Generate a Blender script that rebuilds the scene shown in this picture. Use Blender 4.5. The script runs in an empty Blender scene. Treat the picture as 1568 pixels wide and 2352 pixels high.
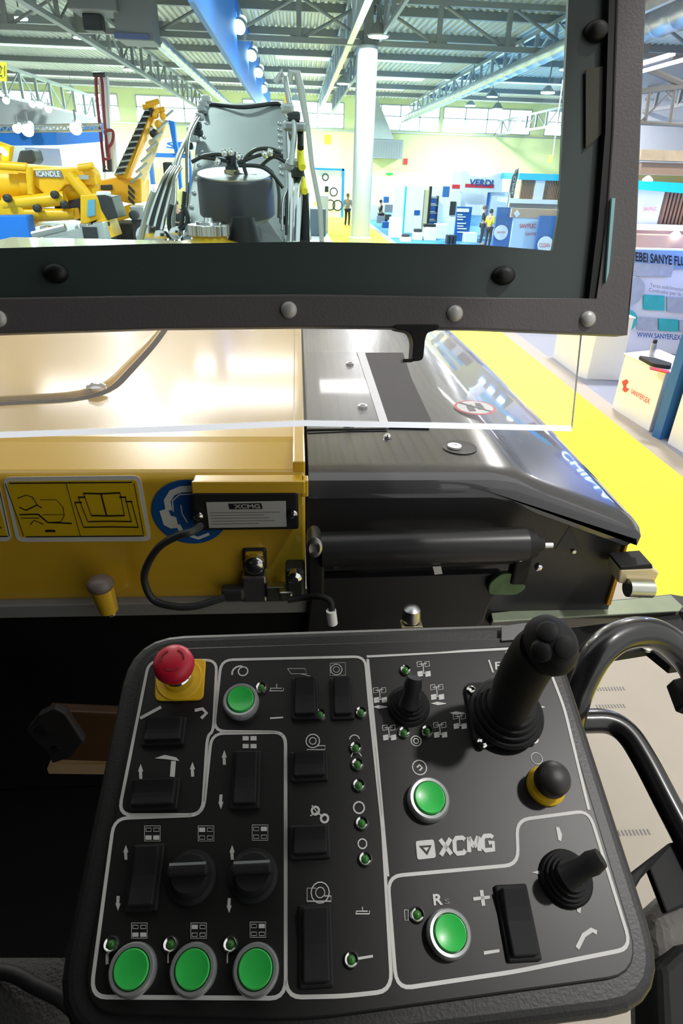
import bpy, bmesh, math, random
from mathutils import Vector, Matrix
random.seed(7)
D = bpy.data; SC = bpy.context.scene; COL = SC.collection
V3 = Vector
# ------------------------------------------------------------------ camera, sky, lights, exposure
FPX, CXP, CYP = 1410.0, 784.0, 1176.0
def _dir(x, y): return V3(((x-CXP)/FPX, -(y-CYP)/FPX, -1)).normalized()
_Y = _dir(680, 385); _Z = -_dir(705, 3700); _Z = (_Z - _Y*_Z.dot(_Y)).normalized(); _X = _Y.cross(_Z)
R = Matrix((_X, _Y, _Z)); CAM = V3((0, 0, 3.0))
cd = D.cameras.new('camera'); cam = D.objects.new('camera', cd); COL.objects.link(cam)
cam.matrix_world = Matrix.Translation(CAM) @ R.to_4x4()
cd.sensor_fit = 'VERTICAL'; cd.sensor_height = 36; cd.sensor_width = 24; cd.lens = 36*FPX/2352; cd.clip_start = .02; cd.clip_end = 400
SC.camera = cam
w = D.worlds.new('daylight'); SC.world = w; w.use_nodes = True
wb = w.node_tree.nodes['Background']; wb.inputs[0].default_value = (1, .99, .97, 1); wb.inputs[1].default_value = .8
SC.view_settings.view_transform = 'Standard'; SC.view_settings.look = 'None'; SC.view_settings.gamma = 1
SC.view_settings.exposure = 0.35
def area(name, loc, size, power, col=(1, .97, .92), sizey=None, rot=(0, 0, 0)):
    l = D.lights.new(name, 'AREA'); l.energy = power; l.color = col; l.size = size
    if sizey: l.shape = 'RECTANGLE'; l.size_y = sizey
    o = D.objects.new(name, l); o.location = loc; o.rotation_euler = rot; COL.objects.link(o); return o
LAMPS = [(-9.5, 35, 7.9), (-9.5, 50, 7.9), (3.2, 29.5, 7.6), (3.0, 47, 7.8), (14, 38, 7.9), (14, 52, 7.9), (6, 12, 8.4), (-3, 12, 8.4), (2.9, -.6, 8.4), (17, 22, 8.2), (-12, 22, 8.2), (-18, 61, 7.9), (0, 61, 7.9), (17, 61, 7.9)]
for q in LAMPS: area('hall_lamp_light', (q[0], q[1], q[2]-.3), .25 if q[1] < 0 else .9, 3600 if q[1] > 60 else 1600 if q[1] > 25 else 150 if q[1] < 0 else 700)  # lamp behind the camera: added, unseen, lights the right half of the console
# ------------------------------------------------------------------ pixel frame -> rays into the place
def ray(x, y): return R @ V3(((x-CXP)/FPX, -(y-CYP)/FPX, -1))
def aY(x, y, v): r = ray(x, y); return CAM + r*(v/r.y)
def aZ(x, y, v): r = ray(x, y); return CAM + r*((v-CAM.z)/r.z)
def aX(x, y, v): r = ray(x, y); return CAM + r*(v/r.x)
TILT = math.radians(21); PN = V3((0, -math.sin(TILT), math.cos(TILT))); PV = V3((0, math.cos(TILT), math.sin(TILT))); PU = V3((1, 0, 0))
PO = V3((-.0169, .230, 2.498))
def PP(x, y, h=0.0):                       # point on (or h above) the console's face
    r = ray(x, y); o = PO + PN*h; return CAM + r*((o-CAM).dot(PN)/r.dot(PN))
def PM(x, y, h=0.0, ang=0.0):
    m = Matrix((PU, PV, PN)).transposed().to_4x4(); return Matrix.Translation(PP(x, y, h)) @ m @ Matrix.Rotation(ang, 4, 'Z')
LEAN = math.radians(17); WN = V3((0, -math.cos(LEAN), math.sin(LEAN))); WV = V3((0, math.sin(LEAN), math.cos(LEAN)))
WO = aY(700, 760, .76)
def WW(x, y, h=0.0):                       # point on the windscreen's plane (h towards the operator)
    r = ray(x, y); o = WO + WN*h; return CAM + r*((o-CAM).dot(WN)/r.dot(WN))
# ------------------------------------------------------------------ materials
MATS = {}
def mat(name, col, rough=.5, metal=0, coat=0, crough=.04, emit=0, ecol=None, alpha=None, noise=0, nscale=20, bump=0, spec=.5, trans=0):
    if name in MATS: return MATS[name]
    m = D.materials.new(name); m.use_nodes = True; nt = m.node_tree; b = nt.nodes['Principled BSDF']
    b.inputs['Base Color'].default_value = (*col, 1); b.inputs['Roughness'].default_value = rough; b.inputs['Metallic'].default_value = metal
    b.inputs['Specular IOR Level'].default_value = spec
    if coat: b.inputs['Coat Weight'].default_value = coat; b.inputs['Coat Roughness'].default_value = crough
    if emit: b.inputs['Emission Color'].default_value = (*(ecol or col), 1); b.inputs['Emission Strength'].default_value = emit
    if alpha is not None: b.inputs['Alpha'].default_value = alpha
    if noise or bump:
        tc = nt.nodes.new('ShaderNodeTexCoord'); n = nt.nodes.new('ShaderNodeTexNoise'); n.inputs['Scale'].default_value = nscale; n.inputs['Detail'].default_value = 4
        nt.links.new(tc.outputs['Object'], n.inputs['Vector'])
        if noise:
            mx = nt.nodes.new('ShaderNodeMix'); mx.data_type = 'RGBA'
            mx.inputs[6].default_value = (*[c*(1-noise) for c in col], 1); mx.inputs[7].default_value = (*[min(1, c*(1+noise)) for c in col], 1)
            nt.links.new(n.outputs['Fac'], mx.inputs[0]); nt.links.new(mx.outputs[2], b.inputs['Base Color'])
        if bump:
            bp = nt.nodes.new('ShaderNodeBump'); bp.inputs['Strength'].default_value = bump; bp.inputs['Distance'].default_value = .01
            nt.links.new(n.outputs['Fac'], bp.inputs['Height']); nt.links.new(bp.outputs['Normal'], b.inputs['Normal'])
    MATS[name] = m; return m
def glass(name, tint, gloss=.06, rough=.0):
    m = D.materials.new(name); m.use_nodes = True; nt = m.node_tree; nt.nodes.clear()
    o = nt.nodes.new('ShaderNodeOutputMaterial'); mx = nt.nodes.new('ShaderNodeMixShader'); t = nt.nodes.new('ShaderNodeBsdfTransparent'); g = nt.nodes.new('ShaderNodeBsdfGlossy')
    t.inputs[0].default_value = (*tint, 1); g.inputs['Roughness'].default_value = rough; mx.inputs[0].default_value = gloss
    nt.links.new(t.outputs[0], mx.inputs[1]); nt.links.new(g.outputs[0], mx.inputs[2]); nt.links.new(mx.outputs[0], o.inputs[0]); MATS[name] = m; return m
M = dict(
 yellow=mat('machine_yellow', (.72, .44, .03), .3, coat=1, crough=.1, noise=.03),
 blackpaint=mat('gloss_black_paint', (.06, .061, .068), .25, coat=1, noise=.1),
 black=mat('matt_black', (.010, .010, .011), .62, noise=.1, spec=.35), rubber=mat('black_rubber', (.010, .0105, .012), .66, spec=.35, bump=.03, nscale=600),
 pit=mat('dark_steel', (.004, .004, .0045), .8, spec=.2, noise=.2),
 console=mat('console_plastic', (.018, .018, .0185), .42, bump=.05, nscale=400), plate=mat('console_plate', (.012, .0118, .0118), .4, noise=.1),
 frame=mat('frame_coating', (.13, .122, .125), .5, bump=.08, nscale=300),
 frit=mat('dark_green_glass_border', (.06, .085, .08), .35, noise=.15, nscale=5), seal=mat('window_seal', (.004, .004, .004), .5),
 rail=mat('gloss_black_rail', (.01, .01, .011), .3, coat=.6), white=mat('white_print', (.7, .7, .68), .5), whitewall=mat('white_panel', (.8, .8, .82), .5, noise=.03, nscale=2),
 chrome=mat('chrome', (.75, .75, .75), .15, 1), steel=mat('steel', (.45, .45, .46), .35, 1, noise=.1), zinc=mat('zinc_plate', (.5, .52, .45), .3, 1, noise=.2),
 galv=mat('grey_painted_steel', (.25, .25, .245), .5, noise=.1, nscale=1), galvl=mat('light_grey_duct', (.5, .52, .52), .35, .6, noise=.15, nscale=3),
 green=mat('button_green', (.04, .62, .1), .3, coat=.3), red=mat('button_red', (.62, .012, .04), .4), byel=mat('button_yellow', (.8, .5, .01), .4),
 roof=mat('corrugated_roof', (.56, .54, .47), .5, noise=.12, nscale=.4), sky=mat('rooflight', (.7, .8, .75), .5, emit=.75),
 wallc=mat('wall_cladding', (.76, .78, .38), .7, noise=.06, nscale=.3), blue=mat('banner_blue', (.015, .19, .75), .6, noise=.1, nscale=.5),
 blued=mat('panel_blue', (.03, .14, .4), .5, noise=.06), cyan=mat('cyan_fascia', (.0, .42, .85), .4, emit=.25, ecol=(0, .5, .9)), slat=mat('wood_slat', (.33, .19, .12), .6, noise=.2, nscale=8),
 brown=mat('tan_board', (.55, .36, .25), .6, noise=.05), orange=mat('crane_orange', (.85, .4, .02), .4, noise=.08, nscale=2), cyel=mat('plant_yellow', (.9, .5, .01), .4, noise=.08, nscale=2),
 dark=mat('dark_part', (.03, .03, .035), .5, noise=.2, nscale=3), grey=mat('mid_grey', (.25, .26, .28), .5, noise=.1), redp=mat('pipe_red', (.22, .02, .03), .4),
 carpet=mat('yellow_carpet', (1, .84, .05), .9, noise=.03, nscale=30), beige=mat('beige_edge', (.42, .37, .33), .85, noise=.05), greyc=mat('grey_blue_carpet', (.28, .3, .38), .9, noise=.05),
 bluec=mat('blue_carpet', (.06, .25, .6), .9, noise=.05), cream=mat('cream_floor', (.43, .385, .325), .7, noise=.06, nscale=4), floor=mat('hall_floor', (.42, .43, .44), .4, noise=.08, nscale=1),
 lampe=mat('lamp_face', (1, 1, 1), .5, emit=12), spotw=mat('spot_face', (.8, .9, 1), .5, emit=25), acry=mat('acrylic_edge_glow', (.9, .94, 1), .2, emit=.5),
 skin=mat('skin', (.5, .3, .22), .6), hair=mat('hair', (.03, .02, .018), .7), clothb=mat('black_cloth', (.02, .02, .025), .8), clothy=mat('yellow_cloth', (.85, .75, .02), .8), hairl=mat('brown_hair', (.2, .12, .08), .7),
 fabric=mat('grey_fabric', (.04, .039, .038), .9, bump=.6, nscale=350, noise=.3), canvas=mat('grey_canvas', (.19, .215, .235), .55, noise=.06, nscale=2),
 stick=mat('sticker_yellow', (.72, .48, .01), .4), sblue=mat('sticker_blue', (.01, .09, .33), .4), sred=mat('sign_red', (.7, .03, .05), .5), ink=mat('black_ink', (.01, .01, .01), .5),
 teal=mat('photo_teal', (.05, .5, .5), .5, noise=.3, nscale=6), photo=mat('photo_grey', (.45, .5, .58), .5, noise=.25, nscale=8), sgreen=mat('exit_green', (.02, .4, .1), .5, emit=.3),
 cable=mat('grey_cable', (.03, .034, .035), .45), tagm=mat('label_silver', (.55, .55, .53), .4, .2), lens=mat('led_lens', (.05, .2, .04), .1, noise=.3, nscale=300), led=mat('blue_led', (.15, .3, 1), .4, emit=22),
 dkor=mat('ochre_panel', (.045, .018, .003), .5, noise=.3), printer=mat('grey_print', (.2, .2, .2), .6),
)
# the windscreen is slightly cyan; the lower guard is clear acrylic with a thin haze
glass('windscreen_glass', (.86, 1.0, 1.0), .035); M['wglass'] = MATS['windscreen_glass']
M['pane'] = mat('daylit_window_pane', (.9, .95, 1), .3, emit=4, ecol=(.95, 1, 1))   # frosted glazing with the bright sky behind it
glass('acrylic_clear', (.95, .96, .98), .05, .08); M['acrylic'] = MATS['acrylic_clear']
_nt = M['acrylic'].node_tree; _mx = _nt.nodes['Mix Shader']; _a = _nt.nodes.new('ShaderNodeMixShader'); _t = _nt.nodes.new('ShaderNodeBsdfTranslucent'); _t.inputs[0].default_value = (.9, .9, .92, 1)
_a.inputs[0].default_value = .1; _nt.links.new(_mx.outputs[0], _a.inputs[1]); _nt.links.new(_t.outputs[0], _a.inputs[2]); _nt.links.new(_a.outputs[0], _nt.nodes['Material Output'].inputs[0])
# ------------------------------------------------------------------ mesh helpers
WL = {}
class MB:
    def __init__(s, m=None): s.v = []; s.f = []; s.m = m or Matrix.Identity(4)
    def add(s, vs, fs, m=None):
        n = len(s.v); mm = s.m if m is None else s.m @ m
        s.v += [mm @ V3(q) for q in vs]; s.f += [tuple(i+n for i in f) for f in fs]; return s
    def box(s, c, d, m=None):
        x, y, z = c; a, b, e = d[0]/2, d[1]/2, d[2]/2
        vs = [(x+i*a, y+j*b, z+k*e) for i in (-1, 1) for j in (-1, 1) for k in (-1, 1)]
        return s.add(vs, [(0, 1, 3, 2), (4, 6, 7, 5), (0, 4, 5, 1), (2, 3, 7, 6), (0, 2, 6, 4), (1, 5, 7, 3)], m)
    def bb(s, x0, x1, y0, y1, z0, z1): return s.box(((x0+x1)/2, (y0+y1)/2, (z0+z1)/2), (abs(x1-x0), abs(y1-y0), abs(z1-z0)))
    def prism(s, pts, d):                      # polygon pts pushed along vector d
        n = len(pts); d = V3(d); vs = [V3(p) for p in pts] + [V3(p)+d for p in pts]
        return s.add(vs, [tuple(range(n)), tuple(range(2*n-1, n-1, -1))] + [(i, i+n, (i+1) % n+n, (i+1) % n) for i in range(n)])
    def tube(s, path, r, seg=10, cap=True):
        path = [V3(p) for p in path]; rr = r if isinstance(r, (list, tuple)) else [r]*len(path); vs = []; up = None
        for i, p in enumerate(path):
            t = (path[min(i+1, len(path)-1)] - path[max(i-1, 0)]).normalized()
            if up is None: up = t.orthogonal().normalized()
            up = (up - t*up.dot(t)).normalized(); b = t.cross(up)
            vs += [p + (up*math.cos(a)+b*math.sin(a))*rr[i] for a in [2*math.pi*k/seg for k in range(seg)]]
        fs = [(i*seg+k, i*seg+(k+1) % seg, (i+1)*seg+(k+1) % seg, (i+1)*seg+k) for i in range(len(path)-1) for k in range(seg)]
        if cap: fs += [tuple(range(seg-1, -1, -1)), tuple((len(path)-1)*seg+k for k in range(seg))]
        return s.add(vs, fs)
    def lathe(s, prof, seg=28, m=None, sx=1, sy=1):       # (r, z) pairs about local z
        vs = []; fs = []
        for r, z in prof: vs += [(r*sx*math.cos(2*math.pi*k/seg), r*sy*math.sin(2*math.pi*k/seg), z) for k in range(seg)]
        n = len(prof)
        fs = [(i*seg+k, i*seg+(k+1) % seg, (i+1)*seg+(k+1) % seg, (i+1)*seg+k) for i in range(n-1) for k in range(seg)]
        fs += [tuple(range(seg-1, -1, -1)), tuple((n-1)*seg+k for k in range(seg))]
        return s.add(vs, fs, m)
    def ball(s, c, r, seg=16, m=None, sq=(1, 1, 1)):
        mm = Matrix.Translation(c) @ Matrix.Diagonal((*sq, 1))
        if m is not None: mm = m @ mm
        return s.lathe([(max(r*math.sin(math.pi*i/10), r*.01), -r*math.cos(math.pi*i/10)) for i in range(11)], seg, mm)
    def strip(s, pts, wd, n, t=.0004, closed=False):      # painted line of width wd on a plane with normal n
        n = V3(n); pts = [V3(p) for p in pts]; k = len(pts); L = []; 
        for i, p in enumerate(pts):
            a = pts[(i-1) % k] if closed or i else p; b = pts[(i+1) % k] if closed or i < k-1 else p
            sd = n.cross((b-a).normalized()) * (wd/2); L += [p+sd+n*t, p-sd+n*t, p+sd, p-sd]
        fs = []; 
        for i in range(k if closed else k-1):
            j = ((i+1) % k)*4; i = i*4; fs += [(i, i+1, j+1, j), (i+2, j+2, j+3, i+3), (i, j, j+2, i+2), (i+1, i+3, j+3, j+1)]
        return s.add(L, fs)
    def build(s, name, m, parent=None, smooth=None, bevel=0, origin=None, kind=None, label=None, seg=2):
        if origin is None:
            if s.v: xs = [q.x for q in s.v]; ys = [q.y for q in s.v]; zs = [q.z for q in s.v]; origin = V3(((min(xs)+max(xs))/2, (min(ys)+max(ys))/2, min(zs)))
            else: origin = V3((0, 0, 0))
        origin = V3(origin)
        me = D.meshes.new(name); me.from_pydata([tuple(q-origin) for q in s.v], [], s.f); me.update()
        bm = bmesh.new(); bm.from_mesh(me); bmesh.ops.recalc_face_normals(bm, faces=bm.faces); bm.to_mesh(me); bm.free()
        me.materials.append(m if not isinstance(m, str) else M[m])
        if smooth is not None:
            me.shade_smooth(); me.set_sharp_from_angle(angle=math.radians(smooth))
        o = D.objects.new(name, me); COL.objects.link(o)
        if bevel: b = o.modifiers.new('edge', 'BEVEL'); b.width = bevel; b.segments = seg; b.limit_method = 'ANGLE'; b.harden_normals = False
        if parent: o.parent = parent; o.location = origin - WL[parent.name]
        else: o.location = origin
        WL[o.name] = origin
        if kind: o['kind'] = kind
        if label: o['label'] = label
        return o
def thing(name, label, cat, loc=(0, 0, 0), group=None):
    o = D.objects.new(name, None); o.empty_display_size = .05; COL.objects.link(o); o.location = loc; WL[o.name] = V3(loc)
    return tag(o, label, cat, group)
def tag(o, label, cat, group=None, kind=None):
    o['label'] = label; o['category'] = cat
    if group: o['group'] = group
    if kind: o['kind'] = kind
    return o
def S(mb, name, m, label, cat, group=None, **k): return tag(mb.build(name, m, **k), label, cat, group)
def dup(o, loc, label=None):
    c = o.copy(); COL.objects.link(c); c.location = loc
    if label: c['label'] = label
    for h in list(o.children):
        d = h.copy(); COL.objects.link(d); d.parent = c
        for g in list(h.children):
            e = g.copy(); COL.objects.link(e); e.parent = d
    return c
def text(s, quad, name, m, parent=None, ext=.001, n=None, shear=0, bold=0):
    """lettering mapped on four world points: top-left, top-right, bottom-right, bottom-left"""
    c = D.curves.new('t', 'FONT'); c.body = s; c.offset = bold; c.resolution_u = 3; c.shear = shear; o = D.objects.new('t', c); COL.objects.link(o)
    dg = bpy.context.evaluated_depsgraph_get(); me = D.meshes.new_from_object(o.evaluated_get(dg)); D.objects.remove(o); D.curves.remove(c)
    xs = [v.co.x for v in me.vertices]; ys = [v.co.y for v in me.vertices]; x0, x1, y0, y1 = min(xs), max(xs), min(ys), max(ys)
    a, b, cc, d = [V3(q) for q in quad]; n = (V3(n) if n else (b-a).cross(d-a).normalized()*-1)
    mb = MB(); vs = []
    for v in me.vertices:
        u = (v.co.x-x0)/(x1-x0); t = (v.co.y-y0)/(y1-y0); p = (d*(1-u)+cc*u)*(1-t)+(a*(1-u)+b*u)*t; vs.append(p+n*ext)
    mb.add(vs, [tuple(p.vertices) for p in me.polygons]); D.meshes.remove(me)
    return mb.build(name, m, parent) if name else mb
def rnd(pts, r, seg=4, closed=True):      # round the corners of a world polyline
    pts = [V3(p) for p in pts]; out = []; k = len(pts)
    for i, p in enumerate(pts):
        if not closed and i in (0, k-1): out.append(p); continue
        a, b = pts[i-1], pts[(i+1) % k]; da, db = (a-p), (b-p); ra = min(r, da.length*.45); rb = min(r, db.length*.45)
        A = p+da.normalized()*ra; B = p+db.normalized()*rb
        for t in range(seg+1): t /= seg; out.append(A*(1-t)**2+p*2*t*(1-t)+B*t*t)
    return out
def curve(pts, n=6):                       # smooth path through points
    pts = [V3(p) for p in pts]; out = []
    for i in range(len(pts)-1):
        p0, p1, p2, p3 = pts[max(i-1, 0)], pts[i], pts[i+1], pts[min(i+2, len(pts)-1)]
        for t in range(n):
            t /= n; out.append(.5*((2*p1)+(p2-p0)*t+(2*p0-5*p1+4*p2-p3)*t*t+(3*p1-p0-3*p2+p3)*t**3))
    return out+[pts[-1]]
def rect(x0, y0, x1, y1, Y, dep=.1, floor=False, z0=None, mb=None):
    a, b = aY(x0, (y0+y1)/2, Y), aY(x1, (y0+y1)/2, Y); t, bt = aY((x0+x1)/2, y0, Y).z, aY((x0+x1)/2, y1, Y).z
    if floor: bt = 0
    if z0 is not None: bt = z0
    return (mb or MB()).bb(a.x, b.x, Y, Y+dep, bt, t)
def quadY(x0, y0, x1, y1, Y): return [aY(x0, y0, Y), aY(x1, y0, Y), aY(x1, y1, Y), aY(x0, y1, Y)]
# ================================================================== THE HALL
MB().bb(-60, 70, -25, 72, -.2, 0).build('floor', 'floor', kind='structure')
S(MB().prism([(1.65, 5, 0), (2.75, 4.6, 0), (2.75, -4, 0), (4.42, -4, 0), (4.42, 69, 0), (1.65, 69, 0)], (0, 0, .006)), 'yellow_carpet', 'carpet', 'long yellow carpet lane running down the hall between the stands', 'carpet')
S(MB().bb(4.42, 4.72, -4, 60, 0, .008), 'carpet_edge_strip', 'beige', 'beige strip between the yellow carpet lane and the grey stand carpet', 'floor strip')
S(MB().bb(4.72, 14, 4, 24, 0, .007), 'grey_carpet', 'greyc', 'grey blue carpet under the white counters', 'carpet')
S(MB().bb(4.72, 22, 24.2, 60, 0, .007), 'blue_carpet', 'bluec', 'bright blue carpet of the far stands beyond the windscreen', 'carpet')
pf = thing('floor_covering', 'cream floor covering beside the machine, seen below the handrail', 'floor', (1.6, 1.5, 0))
MB().bb(.75, 2.74, -3, 4.6, .0, .01).build('sheet', 'cream', pf)
for (x, y) in ((1405, 1582), (1405, 1622), (1455, 1912)):
    q = aZ(x, y, .011); vn = MB()
    for k in range(10): vn.box((q.x+k*.02-.1, q.y, .0115), (.008, .03, .002))
    vn.build('vent_slots', 'printer', pf)
# ceiling: corrugated sheets
cg = MB(); vs = []; fs = []; n = 0; x = -45.0
while x < 48:
    for (dx, z) in ((0, 9.0), (.12, 9.0), (.16, 9.1), (.28, 9.1)):
        vs += [(x+dx, 5, z), (x+dx, 70, z)]
    x += .32
fs = [(2*i, 2*i+1, 2*i+3, 2*i+2) for i in range(len(vs)//2-1)]
cg.add(vs, fs).build('ceiling', 'roof', kind='structure')
MB().bb(-60, 70, 5, 70, 9.25, 9.4).build('ceiling_deck', 'roof', kind='structure')
k = 0
for (x0, x1, y0, y1) in ((-14, -3.2, 44.6, 45.9), (-14, -3.2, 52.2, 54.2), (-1.2, 2.2, 45, 47.5), (3.5, 9.0, 44.5, 46.8), (3.6, 9.4, 52.1, 55.5), (-1.2, 2.2, 52.1, 54.8), (-14, -2.6, 59.4, 62), (-1, 9, 59.3, 62), (11, 24, 52, 54.5), (-26, -12, 59.3, 62), (-24, -12, 45, 47), (4.7, 6.1, 38.4, 40.3)):
    k += 1; MB().bb(x0, x1, y0, y1, 8.9, 8.99).build('window_%d' % (20+k), 'sky', kind='structure')
for Y in (32.6, 38.0, 44.3, 51.6, 58.8, 64.6):
    MB().bb(-45, 48, Y-.12, Y+.12, 8.68, 8.98).build('ceiling_beam', 'galv', kind='structure')
def truss(Y, z0, z1, x0=-26.0, x1=30.0, off=.15, st=2.85):
    t = MB(); t.bb(x0, x1, Y-.09, Y+.09, z0-.1, z0+.1); t.bb(x0, x1, Y-.09, Y+.09, z1-.1, z1+.1)
    k = math.ceil((x0-off)/st); i = 0
    while off+k*st < x1:
        x = off+k*st; t.bb(x-.1, x+.1, Y-.07, Y+.07, z0, z1); t.tube([(x, Y, z0), (x-st if k > 0 else x+st, Y, z1)], .06, 6)
        t.bb(x-.35, x+.35, Y-.03, Y+.03, z0, z0+.4); k += 1
    return t
MB().bb(-12, 12, -.72, -.48, 8.9, 9.2).build('ceiling_beam', 'galv', kind='structure')  # unseen beam added to hang the console lamp from
truss(31, 7.5, 8.9).build('ceiling_truss', 'galv', kind='structure')
def ltruss(X, z0, z1, y0=22, y1=69.5, wd=.12, mt='galvl'):
    t = MB(); t.bb(X-wd, X+wd, y0, y1, z0-.08, z0+.08); t.bb(X-wd, X+wd, y0, y1, z1-.08, z1+.08); y = y0; i = 0
    while y < y1: t.bb(X-.07, X+.07, y-.08, y+.08, z0, z1); t.tube([(X, y, z0 if i % 2 else z1), (X, y+2.4, z1 if i % 2 else z0)], .05, 6); y += 2.4; i += 1
    return t
ltruss(-8.7, 7.45, 8.7).build('ceiling_truss', 'galv', kind='structure')
ltruss(-15.5, 5.9, 7.3, 24, 60).build('ceiling_truss', 'galvl', kind='structure')
ltruss(2.2, 7.5, 8.8).build('ceiling_truss', 'galvl', kind='structure')
ltruss(3.4, 7.6, 8.8, wd=.06).build('ceiling_truss', 'galv', kind='structure')
ltruss(10.9, 7.6, 8.6, wd=.08).build('ceiling_truss', 'galvl', kind='structure')
ltruss(19.5, 6.3, 7.4, 34, 69, wd=.06).build('ceiling_truss', 'galv', kind='structure')
def duct(name, x, z, r, y0, y1, label):
    y = y0; pr = []
    path = []; rr = []
    while y < y1: path += [(x, y, z), (x, y+1.3, z), (x, y+1.35, z), (x, y+1.45, z)]; rr += [r, r, r*1.06, r*1.06]; y += 1.5
    return S(MB().tube(path, rr, 16), name, 'galvl', label, 'duct', smooth=40)
duct('air_duct', 10.1, 7.25, .27, 26, 69, 'round silver spiral air duct hanging at the right of the hall roof')
duct('air_duct', -5.6, 7.4, .24, 31.5, 66, 'slim grey air duct left of the blue banner')
duct('air_duct', 14.0, 8.3, .5, 14, 30, 'fat silver air duct seen to the right of the black windscreen post')
# far wall with a band of windows under the roof
wins = [(-27.5, -22.5), (-20.6, -16.6), (-14.9, -8.3), (-5, -1.2), (-.4, 4.6), (6.3, 13.9), (14.3, 23.0), (24.5, 31)]
wl = MB(); wl.bb(-48, 52, 70, 70.3, 0, 6.45); wl.bb(-48, 52, 70, 70.3, 8.5, 9.3); px = -48
for a, b in wins: wl.bb(px, a, 70, 70.3, 6.45, 8.5); px = b
wl.bb(px, 52, 70, 70.3, 6.45, 8.5)
for z in (1.5, 3.1, 4.8): wl.bb(-48, 52, 69.97, 70, z, z+.04)
wl.build('wall_far', 'wallc', kind='structure')
for i, (a, b) in enumerate(wins):
    f = MB(); n = max(2, round((b-a)/2.1))
    for j in range(n+1): x = a+(b-a)*j/n; f.bb(x-.05, x+.05, 69.95, 70.2, 6.45, 8.5)
    f.bb(a, b, 69.95, 70.2, 6.4, 6.5); f.bb(a, b, 69.95, 70.2, 7.55, 7.63); f.bb(a, b, 69.95, 70.2, 8.45, 8.55)
    wf = f.build('window_%d' % (i+1), 'galvl', kind='structure'); MB().bb(a, b, 70.1, 70.12, 6.45, 8.5).build('pane', 'pane', wf)
MB().bb(-48, 52, 69.7, 70, 6.2, 6.3).build('trim_1', 'galvl', kind='structure')
# column
c = aY(835, 330, 31); cl = MB(Matrix.Translation((c.x, 31, 0)))
cl.lathe([(.52, 0), (.52, .25), (.43, .3), (.43, 7.4)], 32); cb = cl.build('column', mat('column_paint', (.42, .42, .45), .5), kind='structure', smooth=40)
MB().bb(c.x-.18, c.x+.18, 30.85, 31.15, 7.4, 9).build('column_head', 'galv', kind='structure')
# blue banner beam and spots
bn = thing('blue_banner', 'long blue fabric banner hanging from the roof along the hall', 'banner', (-2.35, 40, 6.25))
MB().bb(-2.41, -2.29, 18, 68, 6.26, 8.85).build('fabric', 'blue', bn, bevel=.02); MB().bb(-2.42, -2.28, 18, 68, 6.22, 6.26).build('bottom_rail', 'blued', bn)
def spot(loc, label, grp, aim=(-.6, .5, -.6), r=.2):
    o = thing('spotlight', label, 'spotlight', loc, grp); L = V3(loc); d = V3(aim).normalized()
    mm = Matrix.Translation(L) @ d.to_track_quat('Z', 'Y').to_matrix().to_4x4()
    MB(mm).lathe([(r*.6, -r*1.2), (r*.8, -r), (r, r*.6), (r*1.05, r)], 16).build('housing', 'galvl', o, smooth=40)
    MB(mm).lathe([(r*.95, r*.95), (r*.95, r*1.08)], 16).build('lens', 'spotw', o); MB().bb(L.x-.03, L.x+.03, L.y-.03, L.y+.03, L.z, L.z+r*2.4).build('bracket', 'galv', o); return o
for i, (x, y) in enumerate(((552, 55), (580, 122), (596, 162), (607, 200))):
    el = math.atan2(ray(x, y).z, ray(x, y).y); Y = 4.85/math.tan(el); q = aY(x, y, Y)
    spot(q, ('nearest', 'second', 'third', 'farthest')[i]+' of the bright spotlights hanging along the blue banner', 'spotlights along the blue banner', (-.2, -.8, -.5), .26)
    l = D.lights.new('spot_light', 'SPOT'); l.energy = 110; l.color = (.75, .9, 1); l.spot_size = 1.3; l.shadow_soft_size = .15
    lo = D.objects.new('spot_light', l); lo.location = q+V3((.25, 0, .3)); lo.rotation_euler = V3((-1, .6, -.7)).to_track_quat('-Z', 'Y').to_euler(); COL.objects.link(lo)
# high bay lamps
far_lab = ['over the light panels right of the machine', 'over the light panels left of the machine', 'as an added unseen light for the right half of the console', 'above the slatted stand right of the post', 'above the drilling rig', 'by the far left windows', 'by the far middle windows', 'by the far right windows', 'above the white counters']
lab = ['left girder above the yellow cranes', 'left girder towards the far windows', 'top of the white column', 'middle girder behind the white column', 'roof right of the silver duct', 'roof above the far right windows']
proto = None
for i, q in enumerate(LAMPS):
    vis = i < 6
    if not vis and i > 5: pass
    o = thing('high_bay_lamp', 'round bright high bay lamp hanging by the '+lab[i] if vis else 'round high bay lamp hanging from the roof '+far_lab[i-6], 'lamp', q, 'high bay lamps')
    m_ = Matrix.Translation(q)
    MB(m_).lathe([(.12, .35), (.2, .3), (.42, 0), (.44, -.06), (.4, -.1)], 20).build('reflector', 'galv', o, smooth=40)
    MB(m_).lathe([(.38, -.12), (.38, -.1)], 20).build('diffuser', 'lampe', o); MB(m_).tube([(0, 0, .3), (0, 0, 8.99-q[2])], .03, 6).build('rod', 'galv', o)
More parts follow.
